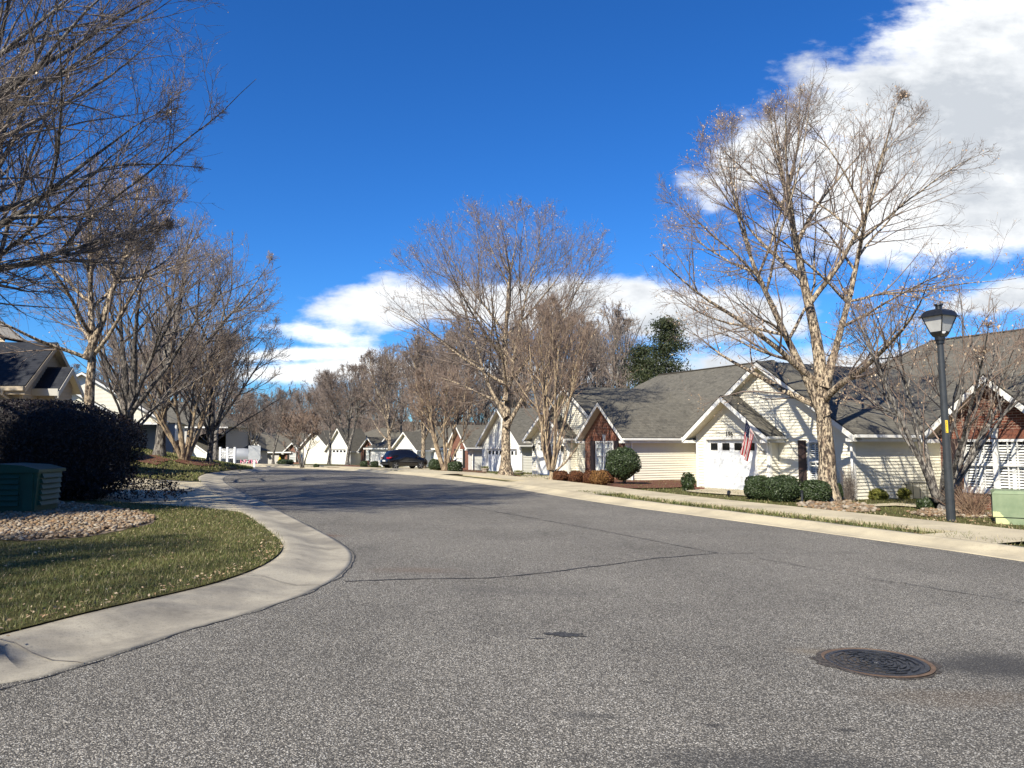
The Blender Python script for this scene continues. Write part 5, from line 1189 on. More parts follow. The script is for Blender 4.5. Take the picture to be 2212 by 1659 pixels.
shpx('shrub',2005,1101,38,26,'box','dark shrub at the foot of the forking tree by the lamp post',64,.04,1600,lump=.2)
for i,(cx,base,w_,h_,lb) in enumerate(((983,1021,30,24,'square trimmed green shrub between the crape myrtle and the pale house'),(857,1011,0,0,''),(809,1010,16,14,'trimmed boxy green shrub under the far brick gable window'),(786,1010,15,14,'trimmed boxy green shrub left of the far brick gable'),(941,1016,30,24,'dark shrub behind the front wheel of the black car'),(683,1010,10,8,'small round dark shrub before the far cream house'),(616,1006,32,14,'dark shrub behind the yellow hydrant'))):
    if w_: shpx('shrub',cx,base,w_,h_,'box',lb,70+i,.05,1800,pw=3.4)
for i,(px,Y,w_,h_,lb) in enumerate(((309,58,34,13,'dark low shrub at the left of the cream porch column'),(350,60,36,11,'dark low shrub against the blue grey wall beside the porch'),(386,54,22,26,'dark cone shaped shrub right of the blue grey wall'))):
    g=at(px,958,Y); shrub('shrub',(g.x,Y,Tz(g.x,Y)+.05),w_/2/FPX*Y,w_/2/FPX*Y,h_/FPX*Y*.6+.2,'hedge',1800,.06,lb,80+i,pw=2.2)
# ornamental grass by the transformer
g=gp3(2100,1115); r2=np.random.default_rng(8); n=420; D0=unit(np.stack([r2.normal(0,.45,n),r2.normal(0,.35,n),np.ones(n)],-1)); pts,_=grow(np.stack([r2.normal(0,.12,n),r2.normal(0,.12,n),np.zeros(n)],-1),D0,r2.uniform(.4,.95,n),4,.06,-.35,r2); V,F=tubes(pts,taper(np.full(n,.0055),np.full(n,.002),4),3)
o=bpy.data.objects.new('ornamental_grass',np_mesh('ornamental_grass',V,F,[M['straw']])) if 'straw' in M else None
M['straw']=varied('dead straw blade',[(.30,.19,.12),(.20,.12,.08),(.42,.30,.20),(.14,.08,.05)])
o=bpy.data.objects.new('ornamental_grass',np_mesh('ornamental_grass',V,F,[M['straw']])); link(o); o.location=g; tag(o,'dead straw coloured clump of ornamental grass left of the pale green utility cabinet','grass clump')
o2=bpy.data.objects.new('branch_shrub',np_mesh('branch_shrub',V[:,[1,0,2]]*1.0,F[:,::-1].copy(),[M['twig_dark']])); link(o2); g=at(1835,1085,24.8); o2.location=(g.x,24.8,Tz(g.x,24.8)+.05); o2.scale=(.6,.6,1.5); tag(o2,'bare upright twiggy shrub at the corner of house 196','bare shrub')
# ------------------------------------------------------------------ lamp post
g=gp3(2055,1126); yL=g.y; k_=yL/FPX
e=empty('street_lamp',g,'charcoal street lamp post with a black lantern on the right lawn','street lamp',0)
HL=(EYE+ray(2048,657)[1]*yL)-g.z; zp=(EYE+ray(2049,741)[1]*yL)-g.z; print('lamp Y %.1f H %.2f pole %.2f'%(yL,HL,zp))
lean=-.035
def lx(z): return lean*z*.55
b=MB(); b.tube([(lx(z),0,z) for z in (-.3,0,zp*.25,zp*.5,zp*.75,zp)],[.105,.102,.094,.085,.076,.068],20); b.build('pole',M['pole'],e)
b=MB(); b.tube([(lx(zp),0,zp-.02),(lx(zp),0,zp+.05),(lx(zp),0,zp+.06),(lx(zp),0,zp+.16)],[.095,.095,.11,.115],16); b.build('collar',M['black'],e)
sx=lx(zp); rz=R_(26)
lan=bpy.data.objects.new('lantern',None); link(lan,e); lan.location=(sx,0,zp+.14); lan.rotation_euler=(0,0,rz)
S=(HL-zp-.14)
def frus(b,a0,z0,a1,z1,cap=True):
    q0=[(-a0,-a0,z0),(a0,-a0,z0),(a0,a0,z0),(-a0,a0,z0)]; q1=[(-a1,-a1,z1),(a1,-a1,z1),(a1,a1,z1),(-a1,a1,z1)]; b.hexa(q0,q1)
b=MB(); frus(b,S*.12,0,S*.175,S*.09); frus(b,S*.178,S*.09,S*.19,S*.16); base=b.build('lantern_base',M['black'],lan)
b=MB(); frus(b,S*.172,S*.161,S*.315,S*.60); pan=b.build('lamp_panel',M['frost'],lan)
b=MB()
for sx_,sy_ in ((-1,-1),(1,-1),(1,1),(-1,1)): b.tube([(sx_*S*.185,sy_*S*.185,S*.15),(sx_*S*.325,sy_*S*.325,S*.61)],.013,4)
b.build('corner_bar',M['black'],lan)
b=MB(); frus(b,S*.40,S*.60,S*.40,S*.625); frus(b,S*.36,S*.626,S*.30,S*.76); frus(b,S*.30,S*.76,S*.24,S*.81); frus(b,S*.24,S*.81,S*.12,S*.85); b.build('lamp_roof',M['black'],lan)
b=MB(); b.tube([(0,0,S*.84),(0,0,S*.95),(0,0,S*.951),(0,0,S)],[S*.095,S*.09,S*.125,S*.12],14); b.build('finial',M['black'],lan)
b=MB(); b.box(-S*.155,-S*.192,S*.085,-S*.05,-S*.186,S*.15); b.box(-S*.045,-S*.192,S*.115,S*.0,-S*.186,S*.155); b.build('sticker',M['white'],lan)
zs=(EYE+ray(2046,935)[1]*yL)-g.z; zt=(EYE+ray(2046,908)[1]*yL)-g.z
b=MB()
for j in range(4):
    a0=R_(-118+9*j); a1=R_(-118+9*(j+1)); rr_=.091; c0=lx(zs); b.face([(c0+rr_*math.cos(a0),rr_*math.sin(a0),zs),(c0+rr_*math.cos(a1),rr_*math.sin(a1),zs),(lx(zt)+rr_*math.cos(a1)*.99,rr_*math.sin(a1)*.99,zt),(lx(zt)+rr_*math.cos(a0)*.99,rr_*math.sin(a0)*.99,zt)])
lab=b.build('tag_label',M['yellow'],e)
for j in range(7): text_part('tag_character','417V094'[j],.04,M['ink'],lab,(lx(zs)-.037,-.098,zs+.03+j*(zt-zs-.05)/6.3),(R_(90),R_(90),R_(-22)),.001)
# ------------------------------------------------------------------ pale green utility cabinet (right edge)
g=gp3(2146,1131); e=empty('utility_cabinet',g,'pale green padmount utility cabinet with peeling yellowish paint at the right edge','utility cabinet',R_(-30))
m,t,b_=new_mat('faded green cabinet paint'); c=t.node('ShaderNodeTexCoord').outputs['Object']
sx_=t.node('ShaderNodeSeparateXYZ',i_0=c).outputs
dx_=t.m('SUBTRACT',.42,sx_[0]); dz_=t.m('SUBTRACT',.42,sx_[2])
f_=t.m('ADD',t.m('MULTIPLY',t.m('MULTIPLY',t.m('MAXIMUM',dx_,0),t.m('MAXIMUM',dz_,0)),11),t.m('MULTIPLY',t.noise(c,5,6,.7),1.0))
col=t.mix(t.step(t.noise(c,4,6,.65),.3,.7),(.16,.21,.115),(.22,.27,.155)); col=t.mix(t.step(f_,1.02,1.12),col,(.52,.54,.26))
t.put(b_.inputs['Base Color'],col); b_.inputs['Roughness'].default_value=.6; M['cab']=m
kc=g.y/FPX; cw=1.5; ch=(1131-1061)*kc; 
b=MB(); b.box(.05,.03,-.1,cw-.05,.9,.14); b.build('base',M['cab'],e)
b=MB(); b.hexa([(0,0,.155),(cw,0,.155),(cw,.95,.155),(0,.95,.155)],[(0,0,ch-.07),(cw,0,ch-.07),(cw,.95,ch-.03),(0,.95,ch-.03)]); b.hexa([(-.008,-.008,ch-.07),(cw+.01,-.008,ch-.07),(cw+.01,.96,ch-.03),(-.008,.96,ch-.03)],[(.06,.06,ch),(cw-.06,.06,ch),(cw-.06,.9,ch),(.06,.9,ch)]); hood=b.build('hood',M['cab'],e)
b=MB(); b.box(.70*.9,-.006,.16,.70*.9+.24,-.001,.34); st=b.build('warning_label',M['white'],hood); b=MB(); b.box(.635,-.008,.31,.865,-.0065,.338); b.build('label_stripe',M['orange'],st)
b=MB(); b.lathe([(0,0),(.022,.0),(.022,.003),(0,.003)],(0,0,0),9); o=b.build('label_symbol',M['ink'],st); o.location=(.715,-.009,.235); o.rotation_euler=(R_(90),0,0)
for j,ss in enumerate(('AB','9')): text_part('stencil',ss,.06,M['yellow'],hood,(.74+j*.13,-.004,ch-.17),(R_(90),0,0),.001)
b=MB(); b.box(.66,-.05,.09,.80,-.01,.15); b.build('hasp',M['steel'],e); b=MB(); b.box(.70,-.065,-.03,.76,-.035,.05); b.tube([(.71,-.05,.05),(.71,-.05,.09),(.73,-.05,.105),(.75,-.05,.09),(.75,-.05,.05)],.006,6); b.build('padlock',M['steel'],e)
# ------------------------------------------------------------------ dark green louvred box (left)
yb=14.9; g=at(60,1108,yb); zb=Tz(g.x,yb)+.12; k_=yb/FPX; e=empty('utility_box',(at(136,958,yb).x-1.25,yb,zb),'dark green louvred plastic utility box on the river stones','utility box',R_(4))
w0=at(136,958,yb).x; hw=.8+.0; hh=(EYE+ray(60,1003)[1]*yb)-zb
b=MB(); b.hexa([(-.95,.0,0),(.72,.0,0),(.72,.85,0),(-.95,.85,0)],[(-.99,-.03,hh-.1),(.78,-.03,hh-.1),(.78,.9,hh-.1),(-.99,.9,hh-.1)]); body=b.build('body',M['green_box'],e)
b=MB()
for j in range(6):
    z=.14+j*(hh-.30)/6; h_=(hh-.30)/6-.02; s_=.045*z/hh
    b.hexa([(-.9,-.02-s_*.3,z+h_),(.44,-.02-s_*.3,z+h_),(.44,.02,z+h_),(-.9,.02,z+h_)],[(-.9,-.058-s_*.3,z),(.44,-.058-s_*.3,z),(.44,.0,z),(-.9,.0,z)])
    b.hexa([(.72+s_,.1,z+h_),(.76+s_,.1,z+h_),(.76+s_,.8,z+h_),(.72+s_,.8,z+h_)],[(.72+s_,.1,z),(.80+s_,.1,z),(.80+s_,.8,z),(.72+s_,.8,z)])
b.build('louvre',M['green_box'],body)
b=MB(); b.box(.52,-.045,.05,.70,-.01,hh-.16); b.build('corner_post',M['green_box'],body)
b=MB(); pr=[(-1.03,hh-.12),(-.6,hh-.03),(0,hh+.01),(.5,hh-.02),(.82,hh-.10),(.82,hh-.16),(-1.03,hh-.18)]
f0=[(x,-.08,z) for x,z in pr]; f1=[(x,.95,z) for x,z in pr]; b.face(f0[::-1]); b.face(f1)
for i in range(len(pr)): j=(i+1)%len(pr); b.face([f0[i],f0[j],f1[j],f1[i]])
b.build('lid',M['green_box'],e)
# ------------------------------------------------------------------ manhole
c=P(1893,1432); zc=Tz(*c); e=empty('manhole',(c[0],c[1],zc),'round cast iron manhole cover set in the asphalt','manhole cover',.3)
b=MB(); b.lathe([(.40,.004),(.405,.010),(.375,.012),(.37,.006)],n=48); b.build('rim',M['rust'],e)
b=MB(); b.lathe([(.0,.005),(.365,.005),(.365,.011),(.335,.012),(.33,.0062)],n=48)
for rr_ in (.29,.245,.20,.155,.11,.065):
    for s_ in range(8):
        a0=s_*math.pi/4+rr_*9; n_=7
        for j in range(n_-1):
            p0=a0+j*.09; p1=p0+.09
            for (ra,rb) in ((rr_-.011,rr_+.011),): b.hexa([(ra*math.cos(p0),ra*math.sin(p0),.0051),(rb*math.cos(p0),rb*math.sin(p0),.0051),(rb*math.cos(p1),rb*math.sin(p1),.0051),(ra*math.cos(p1),ra*math.sin(p1),.0051)],[(ra*math.cos(p0),ra*math.sin(p0),.013),(rb*math.cos(p0),rb*math.sin(p0),.013),(rb*math.cos(p1),rb*math.sin(p1),.013),(ra*math.cos(p1),ra*math.sin(p1),.013)])
b.lathe([(0,.014),(.03,.013),(.035,.0055)],n=16); b.build('cover',M['iron'],e)
M['tarring']=pm('gritty tar collar',(.018,.014,.011),(.09,.075,.06),45,.8,.6,90,lo=.42,hi=.62)
pts=[]; r=random.Random(3)
for k in range(60):
    a=k*2*math.pi/60; rad=.408+.035*r.random()+(.06*r.random()+.02 if math.cos(a-.15)>.93 or math.cos(a-3.2)>.95 else 0); pts.append((c[0]+rad*math.cos(a),c[1]+rad*math.sin(a)))
sheet('tar_ring',pts,.0035,M['tarring'],.3)
# ------------------------------------------------------------------ flag on house 196
HX=House.__new__(House); a=R_(AZ); dxv=Vector((-math.sin(a),-math.cos(a),0)); dyv=Vector((math.cos(a),-math.sin(a),0))
def hf(x,y,z): v=dxv*x+dyv*y; v.z=z; return v
rzf=math.atan2(dxv.y,dxv.x)
D196=lambda px,py,v_: None
def on_plane(px,py,yl):     # picture point on the vertical plane y=yl of the house frame -> local x,z
    aa,bb=ray(px,py); d=Vector((aa,1,bb)); t_=yl/(d.x*dyv.x+d.y*dyv.y); p_=d*t_; return p_.x*dxv.x+p_.y*dxv.y, p_.z+EYE
xb,zb_=on_plane(1648,974,21.5); xt,zt_=on_plane(1610,903,20.75)
e=empty('flag',hf(xb,21.5,zb_),'striped national flag hanging from a slanted pole beside the garage door of house 196','flag',rzf)
p0=Vector((0,0,0)); p1=Vector((xt-xb,-.75,zt_-zb_)); b=MB(); b.tube([p0+Vector((.0,.12,-.08)),p0,p1],[.02,.014,.011],8); b.lathe([(0,-.03),(.025,0),(0,.03)],p1+Vector((0,0,.02)),8); b.build('pole',M['white'],e)
# cloth: hangs from the upper part of the pole; grid s along pole, t downward
hoist=[p1.lerp(p0,q_) for q_ in (.03,.48)]; n1,n2=13,26; G_=[]
for i in range(n1+1):
    row=[]; q_=i/n1; top=hoist[0].lerp(hoist[1],q_)
    L=1.22-.18*q_
    for j in range(n2+1):
        s_=j/n2; fold=.055*math.sin(q_*11+s_*2.2)*min(1,s_*2.5)
        row.append(top+Vector((-.16*s_*s_-.10*s_ + (0.0-(top.x-hoist[0].x))*.50*s_, -.10*s_+fold, -L*s_)))
    G_.append(row)
st={'red':MB(),'cloth_white':MB(),'navy':MB()}
for i in range(n1):
    for j in range(n2):
        mt='navy' if (i<7 and j<10) else ('red' if i%2==0 else 'cloth_white'); st[mt].face([G_[i][j],G_[i+1][j],G_[i+1][j+1],G_[i][j+1]],sm=True)
allb=MB()
for k,mt in enumerate(('red','cloth_white','navy')):
    for f__ in st[mt].f: allb.face([st[mt].v[i] for i in f__],mi=k,sm=True)
for i in range(1,7):
    for j in range(1,10,2):
        if (i+j//2)%2: 
            c0=(G_[i][j]+G_[i+1][j+1])/2; allb.face([c0+Vector(v)*.012+Vector((0,-.006,0)) for v in ((-1,0,-1),(1,0,-1),(0,0,1.2))],mi=1); allb.face([c0+Vector(v)*.012+Vector((0,-.006,0)) for v in ((-1,0,.6),(0,0,-1.5),(1,0,.6))],mi=1)
allb.build('cloth',[M['red'],M['cloth_white'],M['navy']],e)
b=MB(); b.tube([(0,.1,-.1),(0,.0,0)],.03,8); b.build('bracket',M['steel'],e)
# ------------------------------------------------------------------ address sign
Ys=58.0; g=at(491,1003,Ys); ks=Ys/FPX; rt=(1003-966)*ks; e=empty('address_sign',g,'white address sign on three posts reading 199 201 203 205 207','sign',R_(-10)); print('sign Y',Ys)
W_=32*ks
for q_,dz in ((-1,0),(0,0),(1,0)):
    b=MB(); b.box(q_*W_/2*1.06-.075,-.07,-.3,q_*W_/2*1.06+.075,.07,rt); b.face([(q_*W_/2*1.06+a_*.075,c_*.07,rt+.001) for a_,c_ in ((-1,-1),(1,-1),(1,1),(-1,1))]); b.build('post',M['white'],e)
for q_,ss in ((-1,('199','201','203')),(1,('205','207','<'))):
    cx=q_*W_/4*1.06; pw=W_/2-.13; z1=rt-.12; ph=rt*.56
    b=MB(); b.box(cx-pw/2,-.02,z1-ph,cx+pw/2,.02,z1); pn=b.build('panel',M['white'],e)
    for k,s_ in enumerate(ss):
        zc_=z1-ph*(k+.5)/3
        if s_=='<':
            b=MB(); b.box(cx-pw*.22,-.028,zc_-.03,cx+pw*.42,-.0205,zc_+.03); b.face([(cx-pw*.2,-.03,zc_-.10),(cx-pw*.2,-.03,zc_+.10),(cx-pw*.45,-.03,zc_)]); b.build('arrow',M['ink'],pn)
        else: text_part('number',s_,ph*.40,M['ink'],pn,(cx,-.024,zc_),(R_(90),0,0),.004)
# blank back of a street sign on a white post
g=at(549,1006,60); zt0=EYE+ray(549,1006)[1]*60; e=empty('sign',(g.x,60,min(zt0,Tz(g.x,60))),'blank pale back of a square sign on a short white post near the far bend','sign',R_(12)); k6=60/FPX
b=MB(); b.box(-.07,-.05,-.3,.07,.05,22*k6+(zt0-e.location.z)); b.build('post',M['white'],e)
zz0=(zt0-e.location.z); b=MB(); b.box(-12.5*k6,-.07,zz0+13*k6,12.5*k6,-.051,zz0+43*k6); b.build('panel',M['signback'] if 'signback' in M else M['trim'],e)
# lawn letters
g=at(522,1003,88); zl=EYE+ray(540,1003)[1]*88; tx='HAPPY BDAY'
for k,ch_ in enumerate(tx):
    if ch_==' ': continue
    x=at(524+k*3.7,958,88).x; o=text_part('lawn_letter',ch_,.62,M['pink' if k%2==0 else 'white'],None,(x,88,zl+.28),(R_(90),0,0),.02); tag(o,'pink and white letter of the birthday greeting stood on the far lawn' ,'lawn letter','birthday letters on the far lawn')
# yellow hydrant
def hydrant(px,Y,label):
    g=at(px,1008,Y); e=empty('fire_hydrant',(g.x,Y,Tz(g.x,Y)+.1),label,'fire hydrant'); b=MB(); b.lathe([(.16,0),(.16,.06),(.11,.07),(.11,.5),(.15,.52),(.15,.56),(.12,.6),(.08,.72),(.03,.76),(.03,.82),(0,.82)],n=12); b.build('barrel',M['yellow'],e)
    b=MB(); b.tube([(-.2,0,.42),(.2,0,.42)],.06,10); b.tube([(0,-.2,.38),(0,0,.38)],.075,10); b.build('outlet',M['yellow'],e)
hydrant(604,84,'yellow fire hydrant beside the road at the far bend')
# ------------------------------------------------------------------ cars
def car(name,loc,rz,paint,label,L=4.35,Wd=1.78,Hh=1.62):
    e=empty(name,loc,label,'car',rz)     # front toward +x
    st=[(-.50,.62,.60,.74,.52),(-.485,.98,.78,.80,.86),(-.44,1.02,1.20,.84,.92),(-.38,1.03,1.50,.88,.95),(-.20,1.02,1.60,.90,.97),(.0,1.0,1.62,.90,.97),(.12,.99,1.56,.90,.97),(.22,.98,1.32,.90,.96),(.28,.97,1.06,.9,.96),(.36,.93,.96,.9,.95),(.44,.84,.86,.88,.93),(.485,.66,.70,.82,.86),(.50,.55,.56,.7,.7)]
    rows=[]
    for (t_,belt,top,wb,wm) in st:
        x=t_*L; w=Wd/2; belt=min(belt,top); zb_=.26 if abs(t_)<.47 else .42
        tw_=wb*.80 if top>belt+.15 else wb
        rows.append([(x,-w*wm*.93,zb_),(x,-w*wm,.5),(x,-w*wm,.72*min(1,belt/.8)),(x,-w*wb*1.02,belt),(x,-w*(tw_*.98),top-.06 if top>belt+.1 else belt+.005),(x,-w*tw_*.80,top),(x,0,top+.015)])
    b=MB()
    for a,c in zip(rows,rows[1:]):
        for k in range(6):
            b.face([a[k],c[k],c[k+1],a[k+1]],sm=True); m_=lambda p_:(p_[0],-p_[1],p_[2]); b.face([m_(a[k+1]),m_(c[k+1]),m_(c[k]),m_(a[k])],sm=True)
    for rw,f_ in ((rows[0],1),(rows[-1],-1)):
        q_=rw+[(p_[0],-p_[1],p_[2]) for p_ in rw[-2::-1]]; b.face(q_ if f_<0 else q_[::-1])
    body=b.build('body',paint,e); bm=bmesh.new(); bm.from_mesh(body.data); bmesh.ops.remove_doubles(bm,verts=bm.verts,dist=.001); bmesh.ops.recalc_face_normals(bm,faces=bm.faces); bm.to_mesh(body.data); bm.free()
    # glass, proud of the body sides by 4 mm
    def lerp(p_,q_,t_): return tuple(p_[i]+(q_[i]-p_[i])*t_ for i in range(3))
    for side in (-1,1):
        for (i0,i1,a0,a1) in ((2,3,.35,1.0),(4,4,.0,.0),):
            pass
        for (ia,ib) in ((3,4),(4,5),(5,7)):
            A=rows[ia];B_=rows[ib]; q_=[lerp(A[3],A[4],.10),lerp(B_[3],B_[4],.10 if ib<7 else .05),lerp(B_[3],B_[4],.90 if ib<7 else .6),lerp(A[3],A[4],.92)]
            cx_=sum(p_[0] for p_ in q_)/4; cz_=sum(p_[2] for p_ in q_)/4; q_=[(cx_+(p_[0]-cx_)*.90,(p_[1]-.006)*(-side*-1 if side<0 else -1),cz_+(p_[2]-cz_)*.95) for p_ in q_]
            g_=MB(); 
            if ib==7:
                g_.face(q_ if side<0 else q_[::-1])
            else: g_.face(q_ if side<0 else q_[::-1])
            g_.build('side_window',M['glass_dark'],e)
    A=rows[2];B_=rows[3]; g_=MB(); g_.face([(A[3][0]-.03,A[3][1]*.82,A[3][2]+.04),(B_[4][0]-.05,B_[4][1]*.9,B_[4][2]-.02),(B_[4][0]-.05,-B_[4][1]*.9,B_[4][2]-.02),(A[3][0]-.03,-A[3][1]*.82,A[3][2]+.04)][::-1]); g_.build('rear_window',M['glass_dark'],e)
    A=rows[8];B_=rows[6]; g_=MB(); g_.face([(A[3][0]+.0,A[3][1]*.85,A[3][2]+.09),(B_[5][0]+.04,B_[5][1]*1.0,B_[5][2]+.01),(B_[5][0]+.04,-B_[5][1]*1.0,B_[5][2]+.01),(A[3][0]+.0,-A[3][1]*.85,A[3][2]+.09)]); g_.build('windscreen',M['glass_dark'],e)
    for xw in (-.315*L,.30*L):
        for sd_ in (-1,1):
            y0=sd_*(Wd/2-.16); y1=sd_*(Wd/2+.012)
            b=MB(); b.tube([(xw,y0,.33),(xw,y1,.33)],.335,24); wh=b.build('wheel',M['tyre'],e)
            b=MB(); b.tube([(xw,y1,.33),(xw,y1+sd_*.006,.33)],.10,12)
            for k in range(5):
                a0=k*2*math.pi/5; 
                b.hexa([(xw+.06*math.cos(a0-.5),y1+sd_*.004,.33+.06*math.sin(a0-.5)),(xw+.06*math.cos(a0+.5),y1+sd_*.004,.33+.06*math.sin(a0+.5)),(xw+.23*math.cos(a0+.22),y1+sd_*.004,.33+.23*math.sin(a0+.22)),(xw+.23*math.cos(a0-.08),y1+sd_*.004,.33+.23*math.sin(a0-.08))],[(xw+.06*math.cos(a0-.5),y1+sd_*.012,.33+.06*math.sin(a0-.5)),(xw+.06*math.cos(a0+.5),y1+sd_*.012,.33+.06*math.sin(a0+.5)),(xw+.23*math.cos(a0+.22),y1+sd_*.012,.33+.23*math.sin(a0+.22)),(xw+.23*math.cos(a0-.08),y1+sd_*.012,.33+.23*math.sin(a0-.08))])
            b.build('rim',M['rim'],wh)
    for sd_ in (-1,1):
        b=MB(); b.hexa([(-.493*L,sd_*.50,.88),(-.470*L,sd_*.87,.90),(-.44*L,sd_*.885,.94),(-.493*L,sd_*.50,.95)],[(-.498*L,sd_*.50,.98),(-.475*L,sd_*.86,1.0),(-.40*L,sd_*.90,1.03),(-.498*L,sd_*.50,1.0)]); b.build('tail_light',M['lens_red'],e)
        b=MB(); b.box(.20*L,sd_*(Wd/2-.02)-(.0 if sd_>0 else .16),.98,.235*L,sd_*(Wd/2-.02)+(.16 if sd_>0 else .0),1.12); b.build('mirror',paint,e)
        b=MB(); b.hexa([(.455*L,sd_*.52,.62),(.475*L,sd_*.60,.62),(.44*L,sd_*.80,.64),(.42*L,sd_*.80,.64)],[(.44*L,sd_*.52,.76),(.462*L,sd_*.60,.76),(.42*L,sd_*.81,.80),(.40*L,sd_*.80,.80)]); b.build('headlight',M['glass'],e)
    b=MB(); b.box(-.505*L,-.26,.66,-.497*L,.26,.78); b.build('number_plate',M['white'],e)
    b=MB(); b.box(-.502*L,-.80,.40,-.44*L,.80,.56); b.build('bumper',M['tyre'],e)
    e.scale=(.84,.94,1.0); return e
g=gp3(866,1015,.0); Yc=g.y; print('car Y',Yc)
Yc=64; cx0=at(874,958,Yc).x
car('parked_car',(cx0,Yc,(EYE+ray(874,1013.5)[1]*Yc)),R_(33),M['car_black'],'black hatchback parked on a driveway behind the pale tree, rear toward the road')
zc=EYE+ray(527,998)[1]*92; xs_=at(528,958,92).x
car('parked_car',(xs_,92,zc),R_(12),M['car_silver'],'silver car parked at the far bend behind the address sign',L=4.7,Wd=1.85)
# ------------------------------------------------------------------ driveways on the right
def drive(pxs,off=.13,step=1.0,name='driveway'): return sheet(name,[P(x,y,.1) for x,y in pxs],off,M['concrete_light'],step)
drive([(1505,1065),(1632,1074),(1652,1070),(1655,1063),(1520,1055),(1480,1062)])
drive([(1118,1032),(1145,1038),(1200,1034),(1200,1025),(1135,1025)]); drive([(1020,1024),(1062,1029),(1070,1024),(1045,1021)])
drive([(1840,1098),(1935,1094),(1990,1098),(2000,1092),(1935,1088),(1850,1093)],name='path')
drive([(820,1014),(880,1019),(930,1019),(950,1014),(880,1009)])
# ------------------------------------------------------------------ small things
def pot(px,py,Y,label,r_=.2,h_=.3,mat='goldgreen'):
    g=at(px,py,Y); e=empty('plant_pot',g,label,'plant pot'); b=MB(); b.lathe([(0,0),(r_*.7,0),(r_,h_*.85),(r_*1.1,h_*.86),(r_*1.1,h_),(r_*.9,h_),(r_*.85,h_*.85),(0,h_*.84)],n=14); b.build('pot',M['terracotta'],e)
    rr_=np.random.default_rng(int(px)); n=260; c=rr_.normal(0,1,(n,3))*np.array([r_*.5,r_*.5,.05])+np.array([0,0,h_+.04]); a=unit(rr_.standard_normal((n,3))); b_=unit(np.cross(a,rr_.standard_normal((n,3)))); s_=.035; V=np.stack([c-a*s_,c-b_*s_*.5,c+a*s_,c+b_*s_*.5],1).reshape(-1,3); o=bpy.data.objects.new('plant',np_mesh('plant',V,np.arange(4*n).reshape(-1,4),[M[mat]])); link(o,e)
pot(1048,1022,54,'pale round flower pot on the mulch left of the white double garage',.27,.35); pot(1120,1029,50,'low round planter in front of the right side of the white double garage',.32,.26)
# garden lantern with white cone
g=at(983,1022,57.5); e=empty('garden_lantern',g,'small black garden lantern with a white cone top by the crape myrtle','garden lantern'); b=MB(); b.tube([(0,0,0),(0,0,.75)],.025,8); b.box(-.09,-.09,.72,.09,.09,.98); b.build('stand',M['black'],e); b=MB(); b.lathe([(.16,0),(.02,.26),(0,.27)],(0,0,.98),10); b.build('cone_top',M['white'],e)
g=at(826,1010,80); e=tag((lambda b:(b.tube([(0,0,-.1),(0,0,1.15)],.09,10),b.lathe([(.12,0),(.12,.05),(0,.12)],(0,0,1.15),10),b.build('marker_post',M['white']))[-1])(MB()),'short white marker post left of the black car','post'); e.location=g
# black ground spotlight on the lawn, grey post by the boxwoods
g=gp3(1574,1073); e=empty('spotlight',g,'small black ground spotlight on the grass in front of the garage of house 196','spotlight',.8); b=MB(); b.tube([(0,0,-.05),(0,0,.09)],.02,8); b.build('spike',M['black'],e); b=MB(); b.tube([(-.08,-.04,.06),(-.04,-.02,.09),(.10,.04,.15)],[.035,.05,.065],12); b.build('head',M['black'],e)
g=gp3(1733,1089); e=empty('bollard_light',g,'short dark grey stake light between the boxwoods and the big tree','garden light'); b=MB(); b.tube([(0,0,-.05),(0,0,.33)],.035,10); b.build('stem',M['pole'],e); b=MB(); b.lathe([(.05,0),(.05,.05),(0,.09)],(0,0,.33),10); b.build('cap',M['black'],e)
# splash block
b=MB(); b.box(-.18,-.12,0,.18,.12,.10); o=b.build('splash_block',M['foundation'],None,loc=gp3(1510,1058),rz=rzf); tag(o,'small red brick splash block at the left corner of house 196','brick block')
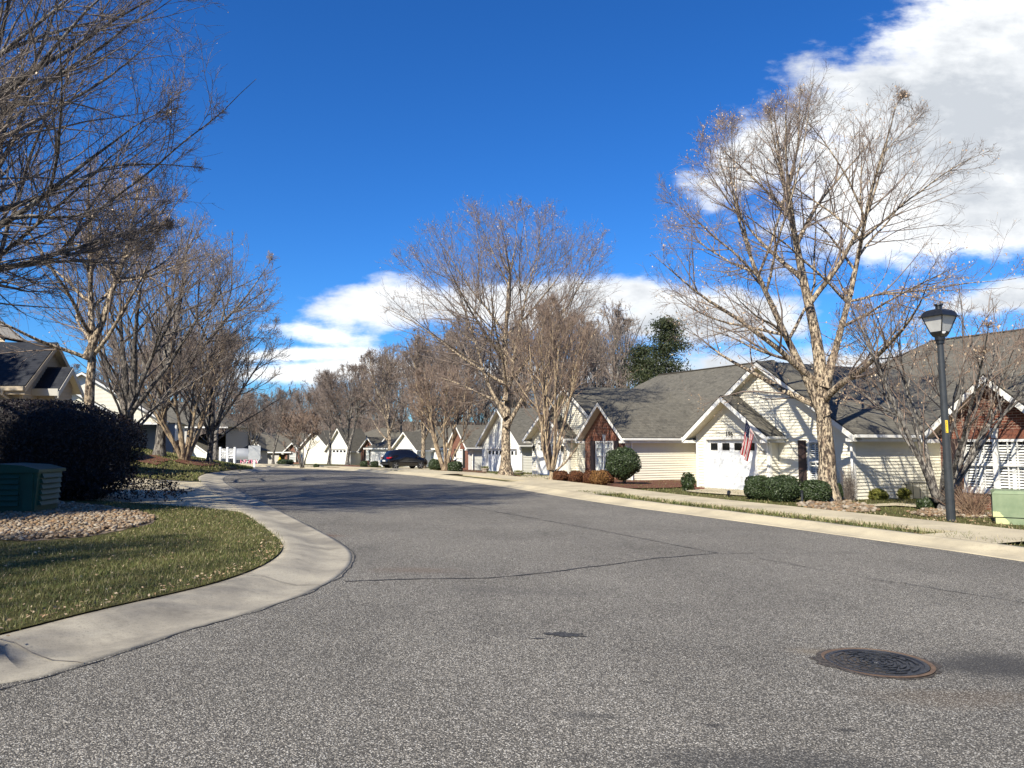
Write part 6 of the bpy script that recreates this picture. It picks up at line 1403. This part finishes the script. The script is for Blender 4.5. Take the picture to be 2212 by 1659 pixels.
# bare black garden chair/stand by wall
g=at(1981,1082,27.0); e=empty('plant_stand',g,'thin black metal plant stand against the siding near the brick house','plant stand',.3); 
for x_ in (-.3,.3):
    for y_ in (-.15,.15): b=MB(); b.tube([(x_,y_,-.1),(x_,y_,.62)],.012,6); b.build('leg',M['black'],e)
b=MB(); b.box(-.34,-.19,.62,.34,.19,.64); b.build('shelf',M['black'],e)
# shepherd hooks behind the hedge
def hook(px,ptop,Y,sg,label):
    g=at(px,958,Y); z=Tz(g.x,Y); zt=EYE+ray(px,ptop)[1]*Y; e=empty('shepherd_hook',(g.x,Y,z),label,'garden hook'); h_=zt-z
    b=MB(); b.tube([(0,0,-.1),(0,0,h_-.12)]+[(sg*(.11-.11*math.cos(t_)),0,h_-.12+.12*math.sin(t_)) for t_ in np.linspace(0,math.pi,8)]+[(sg*.26,0,h_-.16)],.012,6); b.build('rod',M['black'],e)
    b=MB(); b.tube([(0,0,h_-.35)]+[(-sg*(.1-.1*math.cos(t_)),0,h_-.35+.1*math.sin(t_)) for t_ in np.linspace(0,math.pi,8)],.010,6); b.build('side_hook',M['black'],e)
hook(272,866,26,1,'tall black shepherd hook rising behind the hedge left of the flaking trunk'); hook(365,866+8,26,1,'second black shepherd hook behind the hedge nearer the birdhouse tree')
bpy.data.objects['shepherd_hook'].location.x=at(272/2212*2212,958,26).x
# correct: hooks measured in picture units
for o_,px in ((bpy.data.objects['shepherd_hook'],157),(bpy.data.objects['shepherd_hook.001'],211)): o_.location.x=at(px,958,26).x
# birdhouse
g=at(264,915,31.6); e=empty('birdhouse',g,'small black birdhouse fixed to the dark forked tree','birdhouse',.3); b=MB(); b.box(-.12,-.1,-.2,.12,.1,.12); b.build('box',M['black'],e); b=MB(); b.hexa([(-.2,-.16,.1),(.2,-.16,.1),(.2,.16,.1),(-.2,.16,.1)],[(-.02,-.16,.26),(.02,-.16,.26),(.02,.16,.26),(-.02,.16,.26)]); b.build('roof',M['black'],e)
# storm drain inlet at the far left kerb
g=G3(497,1020,.0); b=MB(); b.box(-.9,-.2,.02,.9,.15,.06); b.box(-.9,.15,.02,.9,.2,.22); o=b.build('storm_drain',M['iron'],None,loc=(g.x-.3,g.y,g.z),rz=R_(60)); tag(o,'dark storm drain inlet in the far left kerb','drain')
# fallen twig on the near gutter, leaf on the lawn
print('objects',len(bpy.data.objects))
